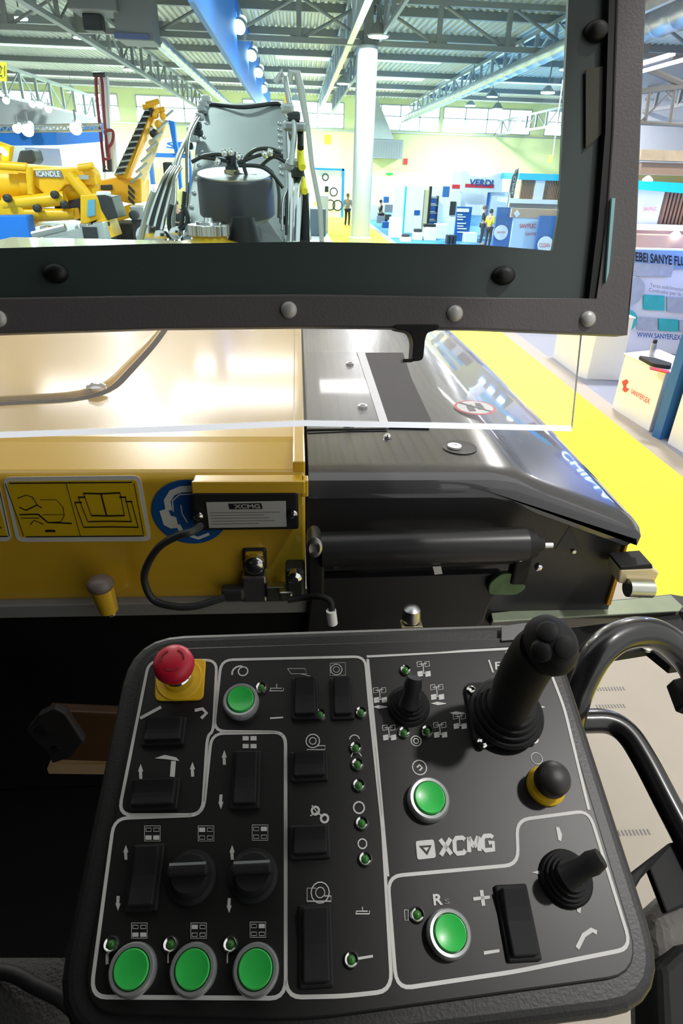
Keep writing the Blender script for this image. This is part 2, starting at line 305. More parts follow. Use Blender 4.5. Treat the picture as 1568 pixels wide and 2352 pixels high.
for i, (x, y, Y) in enumerate(((1080, 240, 45), (1258, 209, 33), (295, 157, 44), (45, 38, 33), (1505, 140, 20), (700, 300, 60))):
    if i in (5,): continue
    q = aY(x, y, Y); o = thing('strip_lamp' if i == 4 else 'high_bay_lamp', ['small bright lamp in front of the far right windows', 'oval bright lamp under the duct by the windscreen post', 'bright lamp by the left girder over the crane boom', 'bright lamp at the upper left corner of the windscreen', 'pair of violet white strip lamps right of the windscreen post'][i], 'lamp', q)
    if i == 4:
        MB().box(q, (.12, 1.6, .1)).build('housing', 'galv', o)
        for s in (-1, 1): MB().box(q+V3((s*.35, 0, -.06)), (.18, 3.0, .05)).build('tube', mat('violet_tube', (.9, .8, 1), .5, emit=6), o)
    else:
        m_ = Matrix.Translation(q); MB(m_).lathe([(.1, .2), (.3, 0), (.32, -.05)], 20).build('reflector', 'galvl', o, smooth=40); MB(m_).lathe([(.3, -.1), (.3, -.06)], 20).build('diffuser', 'lampe', o); MB(m_).tube([(0, 0, .3), (0, 0, 8.99-q.z)], .03, 6).build('rod', 'galv', o)
# unseen light panels added to brighten the hoods; then the blue LED sign of the stand to the right
for i, (x, y, z, lx, ly) in enumerate(((-1.6, 15.5, 7.3, 3.2, 1.2), (-1.7, 20.5, 7.9, 3.4, 1.2), (1.9, 17.5, 7.6, 2.6, 1.2), (-6, 18, 8.0, 3, 1.4), (6.5, 19, 8.0, 3, 1.4))):
    o = thing('added_light_panel', ('nearest','far','right','left','far right')[i]+' white light panel added out of view to brighten the hoods', 'lamp', (x, y, z), 'added light panels')
    MB().bb(x-lx/2, x+lx/2, y-ly/2, y+ly/2, z+.04, z+.12).build('housing', 'galvl', o); MB().bb(x-lx/2+.05, x+lx/2-.05, y-ly/2+.05, y+ly/2-.05, z, z+.04).build('diffuser', mat('added_panel_light', (1, .96, .9), .5, emit=8.5), o)
    MB().tube([(x, y, z+.1), (x, y, 8.99)], .02, 6).build('rod', 'galv', o)
o = thing('led_sign', 'blue LED sign reading CHINA, mirrored in the black side hood', 'sign', (8.1, 11, 0))
MB().bb(8.05, 8.2, 9.2, 12.4, .01, 3.1).build('board', 'dark', o)
text('CHINA', [(8.03, 12.3, 2.85), (8.03, 9.6, 2.85), (8.03, 9.6, 2.0), (8.03, 12.3, 2.0)], 'lettering', 'led', o, .01, n=(-1, 0, 0))
for k in range(5): MB().bb(8.0, 8.1, 14.8+k*1.0, 15.1+k*1.0, 2.55, 2.75).build('led_strip', 'led', o)
ah = thing('air_handling_unit', 'dim grey ventilation box with side duct hanging at the upper left of the hall roof', 'ventilation unit', aY(300, 60, 29))
rect(258, -60, 345, 92, 29, 1.5).build('box', mat('dim_violet_grey', (.2, .19, .2), .6), ah, bevel=.04); rect(150, -60, 262, 22, 28.6, 1.5).build('side_duct', mat('dim_violet_grey', (.2, .19, .2), .6), ah, bevel=.04); rect(262, 76, 342, 90, 28.95, .05).build('stripe', mat('dim_blue_stripe', (.12, .14, .3), .6), ah)
rect(190, 30, 232, 70, 29.2, .6).build('outlet', 'dark', ah, bevel=.04)
# fan coil with funnel, exit sign, small signs on the far wall
hv = thing('ventilation_unit', 'grey louvred ventilation box with a funnel hood behind the white column', 'ventilation unit', (7.5, 66, 3.9))
rect(848, 320, 925, 364, 67.8, 2.1).build('box', 'grey', hv, bevel=.03)
a, b = aY(845, 318, 67.8), aY(905, 318, 67.8); t0, t1 = aY(850, 225, 67.8), aY(868, 225, 67.8)
h = MB(); h.add([(a.x, 67.8, a.z), (b.x, 67.8, a.z), (b.x, 69.5, a.z), (a.x, 69.5, a.z), (t0.x, 68.2, t0.z), (t1.x, 68.2, t0.z), (t1.x, 69, t0.z), (t0.x, 69, t0.z)], [(0, 1, 2, 3), (4, 5, 6, 7), (0, 1, 5, 4), (1, 2, 6, 5), (2, 3, 7, 6), (3, 0, 4, 7)]); h.build('funnel', 'galvl', hv)
g = MB(); 
for i in range(12): q = aY(852+i*6, 342, 67.8); g.bb(q.x-.03, q.x+.03, 67.76, 67.8, aY(852, 360, 67.8).z, aY(852, 324, 67.8).z)
g.build('louvre', 'galv', hv)
ex = S(rect(887, 397, 902, 402, 69.8, .1), 'exit_sign', 'sgreen', 'small green exit sign on the far wall right of the column', 'sign')
S(rect(927, 364, 936, 378, 69.8, .1), 'wall_notice', 'sred', 'tiny red and white notice on the far yellow wall', 'notice')
S(rect(846, 404, 915, 432, 66, 2), 'wall_kiosk', mat('kiosk_green', (.45, .55, .3), .6), 'pale green block against the far wall under the exit sign', 'kiosk')
S(rect(745, 310, 759, 330, 69.8, .06), 'wall_notice', 'orange', 'pale orange square notice on the far wall left of the column', 'notice')
# ================================================================== STANDS AND PEOPLE
def SR(x0, y0, x1, y1, Y, dep, name, m, label, cat, floor=False, z0=None, bevel=.01, group=None):
    return S(rect(x0, y0, x1, y1, Y, dep, floor, z0), name, m, label, cat, group, bevel=bevel)
def TH(x, y, Y, name, label, cat, group=None): q = aY(x, y, Y); return thing(name, label, cat, (q.x, q.y, 0), group)
def PT(o, x0, y0, x1, y1, Y, dep, name, m, floor=False, z0=None, bevel=0): return rect(x0, y0, x1, y1, Y, dep, floor, z0).build(name, m, o, bevel=bevel)
def person(loc, h, face, label, top, legs, hair, pose='stand'):
    o = thing('person', label, 'person', loc); s = h/1.75; rz = Matrix.Translation(loc) @ Matrix.Rotation(face, 4, 'Z') @ Matrix.Scale(s, 4)
    sit = pose == 'sit'
    J = dict(pel=(0, 0, .95), wa=(0, 0, 1.1), ch=(0, .01, 1.33), nk=(0, 0, 1.48), hd0=(0, -.01, 1.56), hd1=(0, -.02, 1.66))
    for sd, k in ((-1, 'l'), (1, 'r')):
        J['sh'+k] = (sd*.19, 0, 1.42); J['el'+k] = (sd*.25, .02, 1.13); J['wr'+k] = (sd*.2, -.18, .98 if not sit else 1.0); J['ha'+k] = (sd*.18, -.26, .97)
        J['hp'+k] = (sd*.1, 0, .9); J['kn'+k] = (sd*.11, -.02 if not sit else -.42, .5 if not sit else .88); J['an'+k] = (sd*.12, .03 if not sit else -.42, .08 if not sit else .45); J['to'+k] = (sd*.13, -.15 if not sit else -.58, .04 if not sit else .41)
    if sit: J = {k: (a, b, c-.42) for k, (a, b, c) in J.items()}
    def skinm(bones, rad, root):
        names = list(rad); me = D.meshes.new('b'); me.from_pydata([J[n] for n in names], [(names.index(a), names.index(b)) for a, b in bones], [])
        ob = D.objects.new('b', me); COL.objects.link(ob); sk = ob.modifiers.new('s', 'SKIN'); sb = ob.modifiers.new('u', 'SUBSURF'); sb.levels = 1
        for n, v in zip(names, me.skin_vertices[0].data): r = rad[n]; v.radius = r if isinstance(r, tuple) else (r, r); v.use_root = (n == root)
        dg = bpy.context.evaluated_depsgraph_get(); e = D.meshes.new_from_object(ob.evaluated_get(dg)); D.objects.remove(ob); D.meshes.remove(me)
        mb = MB(rz); mb.add([v.co for v in e.vertices], [tuple(p.vertices) for p in e.polygons]); D.meshes.remove(e); return mb
    b = [('pel', 'wa'), ('wa', 'ch'), ('ch', 'nk'), ('nk', 'hd0'), ('hd0', 'hd1')]; r = dict(pel=(.14, .1), wa=(.13, .09), ch=(.16, .1), nk=.055, hd0=.075, hd1=.085)
    for k in 'lr':
        b += [('ch', 'sh'+k), ('sh'+k, 'el'+k), ('el'+k, 'wr'+k), ('wr'+k, 'ha'+k), ('pel', 'hp'+k), ('hp'+k, 'kn'+k), ('kn'+k, 'an'+k), ('an'+k, 'to'+k)]
        r.update({'sh'+k: .06, 'el'+k: .042, 'wr'+k: .028, 'ha'+k: (.035, .018), 'hp'+k: .085, 'kn'+k: .058, 'an'+k: .04, 'to'+k: (.045, .03)})
    skinm(b, r, 'pel').build('body', 'skin', o, smooth=180)
    tb = [('pel', 'wa'), ('wa', 'ch')]; tr = dict(pel=(.155, .115), wa=(.145, .105), ch=(.175, .115))
    for k in 'lr': tb += [('ch', 'sh'+k), ('sh'+k, 'el'+k)]; tr.update({'sh'+k: .075, 'el'+k: .055})
    skinm(tb, tr, 'pel').build('shirt', top, o, smooth=180)
    lb = []; lr = dict(pel=(.15, .112))
    for k in 'lr': lb += [('pel', 'hp'+k), ('hp'+k, 'kn'+k), ('kn'+k, 'an'+k)]; lr.update({'hp'+k: .1, 'kn'+k: .072, 'an'+k: .055})
    skinm(lb, lr, 'pel').build('trousers', legs, o, smooth=180)
    z = J['hd1'][2]; MB(rz).ball((0, .015, z+.02), .1, sq=(.95, 1.05, 1.05)).build('hair', hair, o, smooth=180)
    f = MB(rz); 
    for sx in (-1, 1): f.ball((sx*.03, -.1, z-.02), .009); f.ball((sx*.085, -.01, z-.03), .018, sq=(.4, 1, 1.4))
    f.ball((0, -.115, z-.045), .013, sq=(.8, 1, 1.4)); f.build('face_features', 'skin', o, smooth=180)
    return o
def pfloor(x, y, Y=None): q = aZ(x, y, 0); return (q.x, q.y, 0)
p = pfloor(797, 521); person((p[0], p[1], 0), 1.75, 2.6, 'person in grey top and dark trousers standing left of the white column', 'grey', 'clothb', 'hairl')
q = aY(1103, 560, 31.5); person((q.x, 31.5, 0), 1.68, 1.2, 'person with long brown hair in black by the blue totem', 'clothb', 'clothb', 'hairl')
q = aY(1119, 560, 30.2); person((q.x, 30.2, 0), 1.6, 2.2, 'person in a bright yellow top with dark hair by the blue panels', 'clothy', 'clothb', 'hair')
q = aY(873, 500, 44); person((q.x, 44, .0), 1.75, 1.8, 'person dressed in black sitting at the far stand right of the column', 'clothb', 'clothb', 'hair', 'sit')
S(MB().bb(q.x-.25, q.x+.25, 43.75, 44.3, 0, .43), 'stool', 'grey', 'grey stool under the seated person in black', 'stool')
q = aY(407, 500, 27); person((q.x, 27, 0.0), 1.75, .4, 'person in dark clothes standing behind the steel hoses on the left', 'clothb', 'clothb', 'hair')
p = TH(745, 505, 48, 'exhibit_board', 'white exhibition board with blue edge and round pictures left of the column', 'board')
PT(p, 728, 388, 784, 505, 48, .3, 'board', 'whitewall', True); PT(p, 784, 388, 790, 505, 47.9, .5, 'edge', 'blue', True); PT(p, 722, 386, 790, 391, 47.9, .4, 'top_rail', 'blue')
for (x, y, r_) in ((747, 407, .2), (758, 471, .32), (775, 472, .32), (766, 441, .25)):
    q = aY(x, y, 47.9); a = [(q.x+r_*math.cos(t*math.pi/10), 47.9, q.z+r_*math.sin(t*math.pi/10)) for t in range(20)]
    MB().strip(a, .08, (0, -1, 0), .02, True).build('ring', 'dark', p)
PT(p, 746, 428, 754, 441, 47.95, .05, 'screen', 'ink')
SR(712, 480, 748, 528, 34, 1.2, 'toolbox', mat('slate', (.07, .1, .14), .5), 'dark slate coloured machine box right of the conveyor hoses', 'box', True, bevel=.05)
SR(734, 450, 754, 480, 36, .8, 'equipment_case', 'whitewall', 'white equipment case standing behind the dark slate box', 'case', True)
SR(838, 510, 845, 525, 38, .3, 'fire_extinguisher', 'sred', 'red fire extinguisher standing right of the column foot', 'extinguisher', True, bevel=.05)
SR(842, 428, 862, 452, 60, .2, 'stand_screen', 'whitewall', 'white screen board far right of the column', 'screen', True)
SR(870, 428, 902, 470, 56, .4, 'stand_wall', 'whitewall', 'white stand wall behind the person sitting in black', 'wall panel', True)
SR(842, 470, 880, 512, 46, .8, 'stand_table', 'whitewall', 'long pale table at the stand right of the column', 'table', True)
for i, (x0, y0, x1, y1, Y) in enumerate(((881, 452, 893, 466, 46), (884, 470, 904, 488, 44), (884, 493, 898, 505, 42), (878, 510, 896, 520, 40))):
    SR(x0, y0, x1, y1, Y, .5, 'display_box', ('blued', 'grey', 'dark', 'sblue')[i], ('blue display box on the upper shelf', 'grey display box under the blue one', 'dark display box on the white table', 'low blue display box on the stand floor')[i]+' beyond the column', 'box', z0=(None if i < 3 else 0))
t = TH(950, 545, 37, 'display_tower', 'tall white display tower with blue edges and a small blue mark', 'display tower')
PT(t, 930, 428, 970, 545, 37, 1.0, 'panel', 'whitewall', True); PT(t, 927, 428, 930, 545, 36.95, .1, 'edge', 'cyan', True); PT(t, 951, 483, 964, 494, 36.95, .05, 'mark', 'sblue'); PT(t, 969, 436, 985, 510, 37.2, .3, 'tan_side', mat('pale_tan', (.6, .55, .35), .6), True); PT(t, 984, 428, 989, 508, 37.1, .3, 'black_edge', 'ink', True)
SR(906, 428, 930, 500, 38, .6, 'display_tower', 'whitewall', 'narrow white display tower just left of the taller one', 'display tower', True)
sw = SR(988, 428, 1036, 522, 40, .2, 'stand_wall', 'whitewall', 'white stand wall behind the shelf with blue goods', 'wall panel', True)
sh = TH(995, 520, 39, 'display_shelf', 'open shelf rack with blue goods on four levels', 'shelf')
for i in range(4): PT(sh, 984, 452+i*18, 1004, 455+i*18, 39, .6, 'shelf', 'grey')
PT(sh, 984, 450, 986, 520, 39, .6, 'upright', 'dark', True); PT(sh, 1003, 450, 1005, 520, 39, .6, 'upright', 'dark', True)
for i in range(4): SR(987, 456+i*18, 1001, 467+i*18, 39.1, .4, 'goods_box', 'sblue', ('topmost', 'second', 'third', 'lowest')[i]+' blue box on the open display shelf', 'box', group='goods on the display shelf')
SR(1017, 428, 1036, 453, 38, .15, 'hanging_screen', 'blued', 'blue hanging panel left of the VERDI portal', 'panel')
vp = TH(1100, 555, 36, 'stand_portal', 'white curved stand portal reading VERDI in blue over a red stripe', 'stand')
pts = [(1060, 392), (1072, 392), (1080, 402), (1100, 407), (1125, 406), (1143, 398), (1154, 398), (1152, 442), (1058, 440)]
MB().prism([aY(x, y, 36) for x, y in pts], (0, .4, 0)).build('header', 'whitewall', vp)
PT(vp, 1035, 395, 1058, 520, 36.3, .5, 'side_panel', 'whitewall', True); PT(vp, 1118, 440, 1160, 555, 36.2, .5, 'side_panel', 'whitewall', True)
PT(vp, 1058, 440, 1118, 560, 37.5, .2, 'back_panel', mat('pale_cyan', (.45, .7, .8), .5), True); PT(vp, 1055, 440, 1116, 494, 36.8, .3, 'cupboard', 'whitewall'); PT(vp, 1115, 442, 1120, 530, 36.1, .1, 'edge', 'blued', True)
PT(vp, 1068, 423, 1134, 431, 35.96, .03, 'stripe', 'sred'); PT(vp, 1038, 424, 1056, 433, 36.26, .03, 'stripe', 'sred')
text('VERDI', [aY(1079, 411, 35.95), aY(1133, 413, 35.95), aY(1133, 428, 35.95), aY(1079, 426, 35.95)], 'lettering', 'sblue', vp, .02, bold=.02, shear=.2)
PT(vp, 1033, 463, 1046, 494, 36.2, .08, 'picture', 'dark'); PT(vp, 1030, 508, 1045, 545, 36.1, .1, 'poster', 'whitewall')
tt = TH(1062, 552, 33, 'totem_sign', 'blue totem sign with white lines of text beside the VERDI portal', 'sign')
rect(1046, 475, 1080, 550, 33, .15, True).build('panel', 'sblue', tt)
rect(1049, 479, 1077, 487, 32.96, .04).build('header_mark', 'white', tt)
for i, y in enumerate((492, 497, 503, 512, 518, 524, 532)): PT(tt, 1050, y, 1062+(i*7 % 13), y+2.5, 32.96, .04, 'text_bar', 'white')
for nm, x0, y0, x1, y1, Y, lb in (('counter', 896, 500, 924, 547, 34, 'slim white counter with a glass top left of the display tower'), ('counter', 975, 522, 1002, 560, 33, 'tall white counter right of the display tower'), ('box', 950, 534, 970, 556, 33, 'small white plinth carrying a dark model in front of the display tower'), ('box', 921, 545, 944, 560, 32, 'low white plinth carrying a small dark model'), ('counter', 1067, 535, 1096, 560, 32.5, 'low white counter before the blue totem'), ('counter', 1000, 515, 1028, 545, 34, 'white sloping counter of leaflets')):
    SR(x0, y0, x1, y1, Y, .6, 'display_'+nm if nm == 'box' else nm, 'whitewall', lb, nm, True, bevel=.02)
SR(951, 526, 969, 534, 33.1, .3, 'scale_model', 'dark', 'dark scale model on the small white plinth', 'model', bevel=.05)
SR(923, 538, 941, 545, 32.1, .3, 'scale_model', 'dark', 'small dark model on the low white plinth', 'model', bevel=.05)
SR(974, 515, 1001, 522, 33.1, .4, 'leaflet_tray', 'ink', 'flat dark tray on the tall white counter', 'tray')
for i, x in enumerate((1026, 1034, 1042)): SR(x, 540, x+6, 562, 31.5, .4, 'folding_chair', 'dark', ('left', 'middle', 'right')[i]+'most of three dark folded chairs below the blue totem', 'chair', True, bevel=.03, group='folded chairs')
# feather flag
fl = TH(1182, 470, 30, 'feather_flag', 'dark curved feather flag with white lettering by the slatted stand', 'flag')
fp = [(1172, 455), (1171, 430), (1176, 405), (1184, 390), (1191, 386), (1190, 400), (1184, 425), (1179, 455)]
MB().prism([aY(x, y, 30) for x, y in fp], (0, .03, 0)).build('cloth', mat('flag_slate', (.05, .1, .13), .7), fl); a = aY(1171, 430, 30); MB().tube([(a.x, 30, 0), (a.x, 30, a.z), aY(1176, 405, 30), aY(1191, 386, 30)], .025, 8).build('pole', 'grey', fl)
text('CUMER', [aY(1179, 404, 29.98), aY(1173, 447, 29.98), aY(1178, 449, 29.98), aY(1185, 406, 29.98)][::1], 'lettering', 'white', fl, .01, n=(0, -1, 0))
# slatted stand (inside the windscreen)
def slats(o, x0, y0, x1, y1, Y, n, nm='slat_panel'):
    a, b = aY(x0, (y0+y1)/2, Y), aY(x1, (y0+y1)/2, Y); t, u = aY((x0+x1)/2, y0, Y).z, aY((x0+x1)/2, y1, Y).z; m = MB(); w_ = (b.x-a.x)/n
    m.bb(a.x, b.x, Y+.1, Y+.16, u, t)
    for i in range(n): m.bb(a.x+w_*i, a.x+w_*(i+.55), Y, Y+.1, u, t)
    return m.build(nm, 'slat', o)
ss = TH(1240, 470, 33, 'slatted_stand', 'far stand canopy with brown slats under a cyan band, seen through the windscreen', 'stand')
PT(ss, 1192, 399, 1284, 414, 33, 3, 'fascia', 'cyan'); slats(ss, 1196, 413, 1226, 462, 33.2, 9); PT(ss, 1227, 413, 1248, 468, 33.1, .2, 'sign_panel', 'whitewall'); slats(ss, 1249, 413, 1290, 465, 33.2, 11); PT(ss, 1168, 458, 1290, 468, 33, 2, 'shelf', 'whitewall')
PT(ss, 1170, 468, 1290, 482, 33.5, .1, 'lower_panel', 'brown', True)
bp = TH(1155, 570, 29, 'blue_partition', 'blue partition with a white round emblem right of the yellow top person', 'partition')
PT(bp, 1136, 476, 1176, 572, 29, .15, 'panel', 'blued', True); q = aY(1150, 534, 28.95); MB(Matrix.Translation(q) @ Matrix.Rotation(math.pi/2, 4, 'X')).lathe([(.3, 0), (.3, .04)], 28).build('emblem', 'whitewall', bp); text('SANYFLEX', quadY(1141, 531, 1160, 536, 28.9), 'lettering', 'sred', bp, .01)
bp = TH(1205, 575, 28.6, 'white_partition', 'pale partition with red lettering under a tan band', 'partition')
PT(bp, 1174, 500, 1234, 578, 28.6, .12, 'panel', mat('pale_blue_panel', (.55, .68, .82), .5), True); PT(bp, 1174, 480, 1290, 501, 28.55, .16, 'tan_band', 'brown'); text('SANYFLEC', quadY(1193, 514, 1230, 524, 28.58), 'lettering', 'sred', bp, .01, bold=.01); text('SANYE', quadY(1206, 534, 1230, 541, 28.58), 'lettering', 'sred', bp, .01)
q = aY(1187, 491, 28.5); MB(Matrix.Translation(q) @ Matrix.Rotation(.78, 4, 'Y')).box((0, 0, 0), (.2, .03, .2)).build('emblem', 'whitewall', bp)
bp = TH(1260, 575, 28.2, 'blue_partition', 'blue partition with a white round emblem in the lower right windscreen corner', 'partition')
PT(bp, 1233, 496, 1290, 580, 28.2, .15, 'panel', 'blued', True); q = aY(1251, 562, 28.1); MB(Matrix.Translation(q) @ Matrix.Rotation(math.pi/2, 4, 'X')).lathe([(.33, 0), (.33, .04)], 28).build('emblem', 'whitewall', bp); text('CLEAN', quadY(1238, 558, 1262, 568, 28.03), 'lettering', 'sred', bp, .01)
S(MB().tube([aY(1269, 310, 40)+V3((0, 0, 3.7)), aY(1269, 357, 40)], .03, 6), 'hanging_rod', 'galvl', 'thin rod above the small yellow tag at the windscreen right', 'rod')
SR(1260, 356, 1268, 374, 39.9, .1, 'hanging_tag', 'carpet', 'small bright yellow tag hanging from a rod by the far right wall', 'tag')
# stands seen outside, right of the post
ho = TH(1520, 540, 13, 'slatted_stand', 'stand front with cyan band, tan slats and white sign right of the black post', 'stand')
MB().prism([aY(1440, 413, 13), aY(1640, 425, 13), aY(1640, 450, 13), aY(1440, 433, 13)], (0, 1.5, 0)).build('fascia', 'cyan', ho)
PT(ho, 1440, 436, 1517, 520, 13.2, .2, 'sign_panel', 'whitewall'); slats(ho, 1521, 442, 1640, 536, 13.25, 14); PT(ho, 1430, 518, 1640, 530, 12.9, .8, 'ledge', 'whitewall')
text('SANYFLEC', quadY(1477, 476, 1507, 484, 13.15), 'lettering', 'sred', ho, .01)
PT(ho, 1420, 530, 1640, 541, 13.1, .4, 'soffit', mat('pink_board', (.7, .5, .45), .6)); PT(ho, 1420, 541, 1640, 582, 12.6, .3, 'tan_panel', 'brown')
for i, (x, y) in enumerate(((1487, 412), (1552, 537))): q = aY(x, y, 12.6); o = S(MB(Matrix.Translation(q)).lathe([(.02, .06), (.09, 0), (.09, -.03)], 16), 'stand_lamp', 'lampe', ('round lamp on top of the cyan band right of the post', 'small lamp under the slatted canopy right of the post')[i], 'lamp')
pw = TH(1510, 800, 11.6, 'poster_wall', 'big printed stand wall headed HEBEI SANYE FLUID with pictures and web address', 'poster')
PT(pw, 1400, 572, 1680, 800, 11.6, .12, 'wall', mat('pale_lilac', (.86, .86, .93), .5), True)
PT(pw, 1400, 575, 1680, 618, 11.56, .04, 'sky_band', mat('sky_band', (.3, .5, .85), .5, noise=.3, nscale=2)); PT(pw, 1400, 605, 1545, 634, 11.54, .04, 'street_picture', 'photo')
QT = lambda x0, y0, x1, y1, sl=.14, Y=11.5: [aY(x0, y0, Y), aY(x1, y0+(x1-x0)*sl, Y), aY(x1, y1+(x1-x0)*sl, Y), aY(x0, y1, Y)]
text('HEBEI SANYE FLUID', QT(1446, 577, 1590, 599, .1), 'heading', 'ink', pw, .01, bold=.025)
text('Terzo stabilimento a Shanghai', QT(1492, 650, 1610, 661), 'lettering', 'printer', pw, .01); text('Costruito per la stabilita', QT(1489, 661, 1600, 672), 'lettering', 'printer', pw, .01); text('WWW.SANYEFLEX.COM', QT(1462, 762, 1590, 774, .07), 'web_address', 'sblue', pw, .01, bold=.02)
for (x0, y0, x1, y1, mm_) in ((1478, 677, 1526, 711, 'teal'), (1532, 682, 1580, 716, 'photo'), (1463, 728, 1508, 757, 'photo'), (1513, 732, 1557, 759, 'teal'), (1560, 736, 1600, 762, 'photo')):
    MB().prism(QT(x0, y0, x1, y1, .06, 11.55), (0, .05, 0)).build('picture', mm_, pw)
for (x, y, r_, mm_) in ((1446, 669, .26, 'photo'), (1434, 738, .22, 'teal')): q = aY(x, y, 11.52); MB(Matrix.Translation(q) @ Matrix.Rotation(math.pi/2, 4, 'X')).lathe([(r_, 0), (r_, .04)], 32).build('round_picture', mm_, pw)
# near counters on the grey carpet
def cbox(pts, h, name, m, label, cat, top=None):      # plan polygon on the floor, height
    o = thing(name, label, cat, pts[0]); MB().prism(pts, (0, 0, h)).build('body', m, o, bevel=.01)
    c = sum((V3(p) for p in pts), V3())/len(pts); MB().prism([c+(V3(p)-c)*1.04+V3((0, 0, h)) for p in pts], (0, 0, .025)).build('worktop', top or m, o, bevel=.005); return o
A0 = aZ(1404, 938, 0); B0 = aZ(1489, 992, 0)
def zat(p, x, y): r = ray(x, y); return CAM.z + r.z*(p.y/r.y)
h1 = zat(A0, 1437, 815)
dv = V3((1.0, .35, 0))*.62
c1 = cbox([A0, B0, B0+dv, A0+dv], h1, 'reception_counter', 'whitewall', 'white counter with a red logo standing on grey carpet beside the yellow lane', 'counter')
nrm = (B0-A0).cross(V3((0, 0, 1))).normalized(); nrm = nrm if nrm.x < 0 else -nrm
def cf(x, y):
    r = ray(x, y); return CAM + r*((A0-CAM).dot(nrm)/r.dot(nrm)) + nrm*.008
lg = MB(); 
lp = [(1428, 874), (1436, 882), (1443, 874), (1446, 890), (1440, 898), (1433, 901), (1427, 890)]
lg.prism([cf(*q) for q in ((1429, 876), (1440, 871), (1443, 879), (1437, 884), (1438, 891), (1446, 893), (1436, 901), (1430, 895), (1433, 888))], nrm*.004).build('emblem', 'sred', c1)
text('SANYEFLEX', [cf(1451, 892), cf(1494, 916), cf(1491, 929), cf(1449, 903)], 'lettering', 'sred', c1, 0, n=nrm)
tz = h1+.025
def ctop(x, y, dz=0): return aZ(x, y, tz+dz)
q = ctop(1495, 817); b_ = thing('drink_bottle', 'grey insulated bottle with black cap standing on the logo counter', 'bottle', q)
MB(Matrix.Translation(q)).lathe([(.035, 0), (.037, .02), (.037, .15), (.028, .175)], 20).build('body', 'steel', b_, smooth=40); MB(Matrix.Translation(q)).lathe([(.029, .175), (.029, .215), (.02, .225)], 20).build('cap', 'ink', b_, smooth=40)
S(MB().prism(rnd([ctop(1463, 824), ctop(1500, 829), ctop(1541, 842), ctop(1538, 849), ctop(1496, 843)], .05), (0, 0, .05)), 'folded_bag', 'clothb', 'folded black bag lying on the logo counter', 'bag', bevel=.01)
S(MB().prism([ctop(1491, 844), ctop(1537, 853), ctop(1533, 858), ctop(1492, 849)], (0, 0, .012)), 'leaflets', 'sred', 'red leaflets at the edge of the logo counter', 'leaflets')
A1 = aZ(1496, 1003, 0); 
pb = thing('blue_divider', 'tall blue panel between the logo counter and the next white counter', 'panel', A1); n2 = V3((1, .35, 0)); zt = 2.3
MB().prism([A1, A1+V3((.04, -.12, 0)), A1+V3((.04, -.12, 0))+n2*1.2, A1+n2*1.2], (0, 0, 1.35)).build('sheet', 'blued', pb)
A2 = aZ(1500, 1005, 0)+V3((.08, -.2, 0)); B2 = A2+(B0-A0)*1.3; h2 = 1.0
cbox([A2, B2, B2+dv, A2+dv], h2, 'reception_counter', 'whitewall', 'plain white counter right of the blue panel at the picture edge', 'counter')
A3 = aZ(1327, 865, 0); B3 = aZ(1346, 872, 0); C3 = aZ(1420, 874, 0)
cbox([A3, B3, C3+V3((0, 0, 0)), C3+V3((0, 1.0, 0)), A3+V3((0, 1.2, 0))], 1.02, 'white_cabinet', 'whitewall', 'large plain white cabinet behind the logo counter', 'cabinet')
S(MB().prism([aZ(1525, 838, .0)+V3((0, 1.2, .8)), aZ(1545, 834, 0)+V3((0, 1.2, .8)), aZ(1540, 820, 0)+V3((0, 1.2, .8))], (0, 0, .03)), 'yellow_sheet', 'carpet', 'small yellow sheet behind the logo counter', 'sheet')
# upper right hall: white cladding, timber balcony
wr = MB(); wr.bb(17.3, 48, 40, 40.3, 3.2, 9); wr.build('wall_right', 'whitewall', kind='structure')
S(rect(1471, 345, 1600, 370, 30, 1.5), 'timber_stand', mat('timber', (.85, .62, .4), .6, noise=.3, nscale=3), 'pale timber stand roof above the cyan band right of the post', 'stand')
S(rect(1471, 374, 1600, 402, 30.5, .5), 'tan_stand', 'brown', 'tan stand panel just above the cyan band right of the post', 'stand')
tr_ = MB(); 
for x in (1489, 1546, 1600): a, b = aY(x-8, 283, 24), aY(x+3, 205, 24); tr_.tube([a, b], .06, 6)
tr_.tube([aY(1470, 282, 24), aY(1640, 290, 24)], .07, 6); tr_.tube([aY(1470, 210, 24), aY(1640, 190, 24)], .09, 6); tr_.tube([aY(1470, 280, 24), aY(1546, 205, 24)], .03, 6); tr_.tube([aY(1490, 160, 24), aY(1640, 225, 24)], .1, 6)
tr_.build('ceiling_truss', 'galv', kind='structure')
# ================================================================== LEFT STANDS AND PLANT
bs = TH(110, 335, 33, 'exhibition_stand', 'blue topped stand with white back wall at the left', 'stand')
MB().prism([aY(-60, 283, 31), aY(130, 303, 31), aY(130, 333, 31), aY(-60, 335, 31)], (0, .3, 0)).build('fascia', 'blue', bs)
MB().prism([aY(130, 303, 31), aY(234, 282, 36), aY(234, 325, 36), aY(130, 333, 31)], (0, .3, 0)).build('fascia', 'blue', bs)
MB().prism([aY(-60, 208, 40), aY(230, 275, 40), aY(235, 460, 40), aY(-60, 460, 40)], (0, .3, 0)).build('back_wall', mat('stand_grey_white', (.42, .4, .4), .6), bs)
MB().prism([aY(-60, 333, 35), aY(240, 325, 37), aY(240, 420, 37), aY(-60, 420, 35)], (0, .2, 0)).build('inner_wall', mat('pale_grey_wall', (.42, .41, .4), .6), bs)
tg = MB()
for k in range(16): x = -20+k*16; tg.tube([aY(x, 303-x*.02, 31), aY(x+8, 290-x*.02, 31)], .03, 5); tg.tube([aY(x+8, 290-x*.02, 31), aY(x+16, 303-x*.02, 31)], .03, 5)
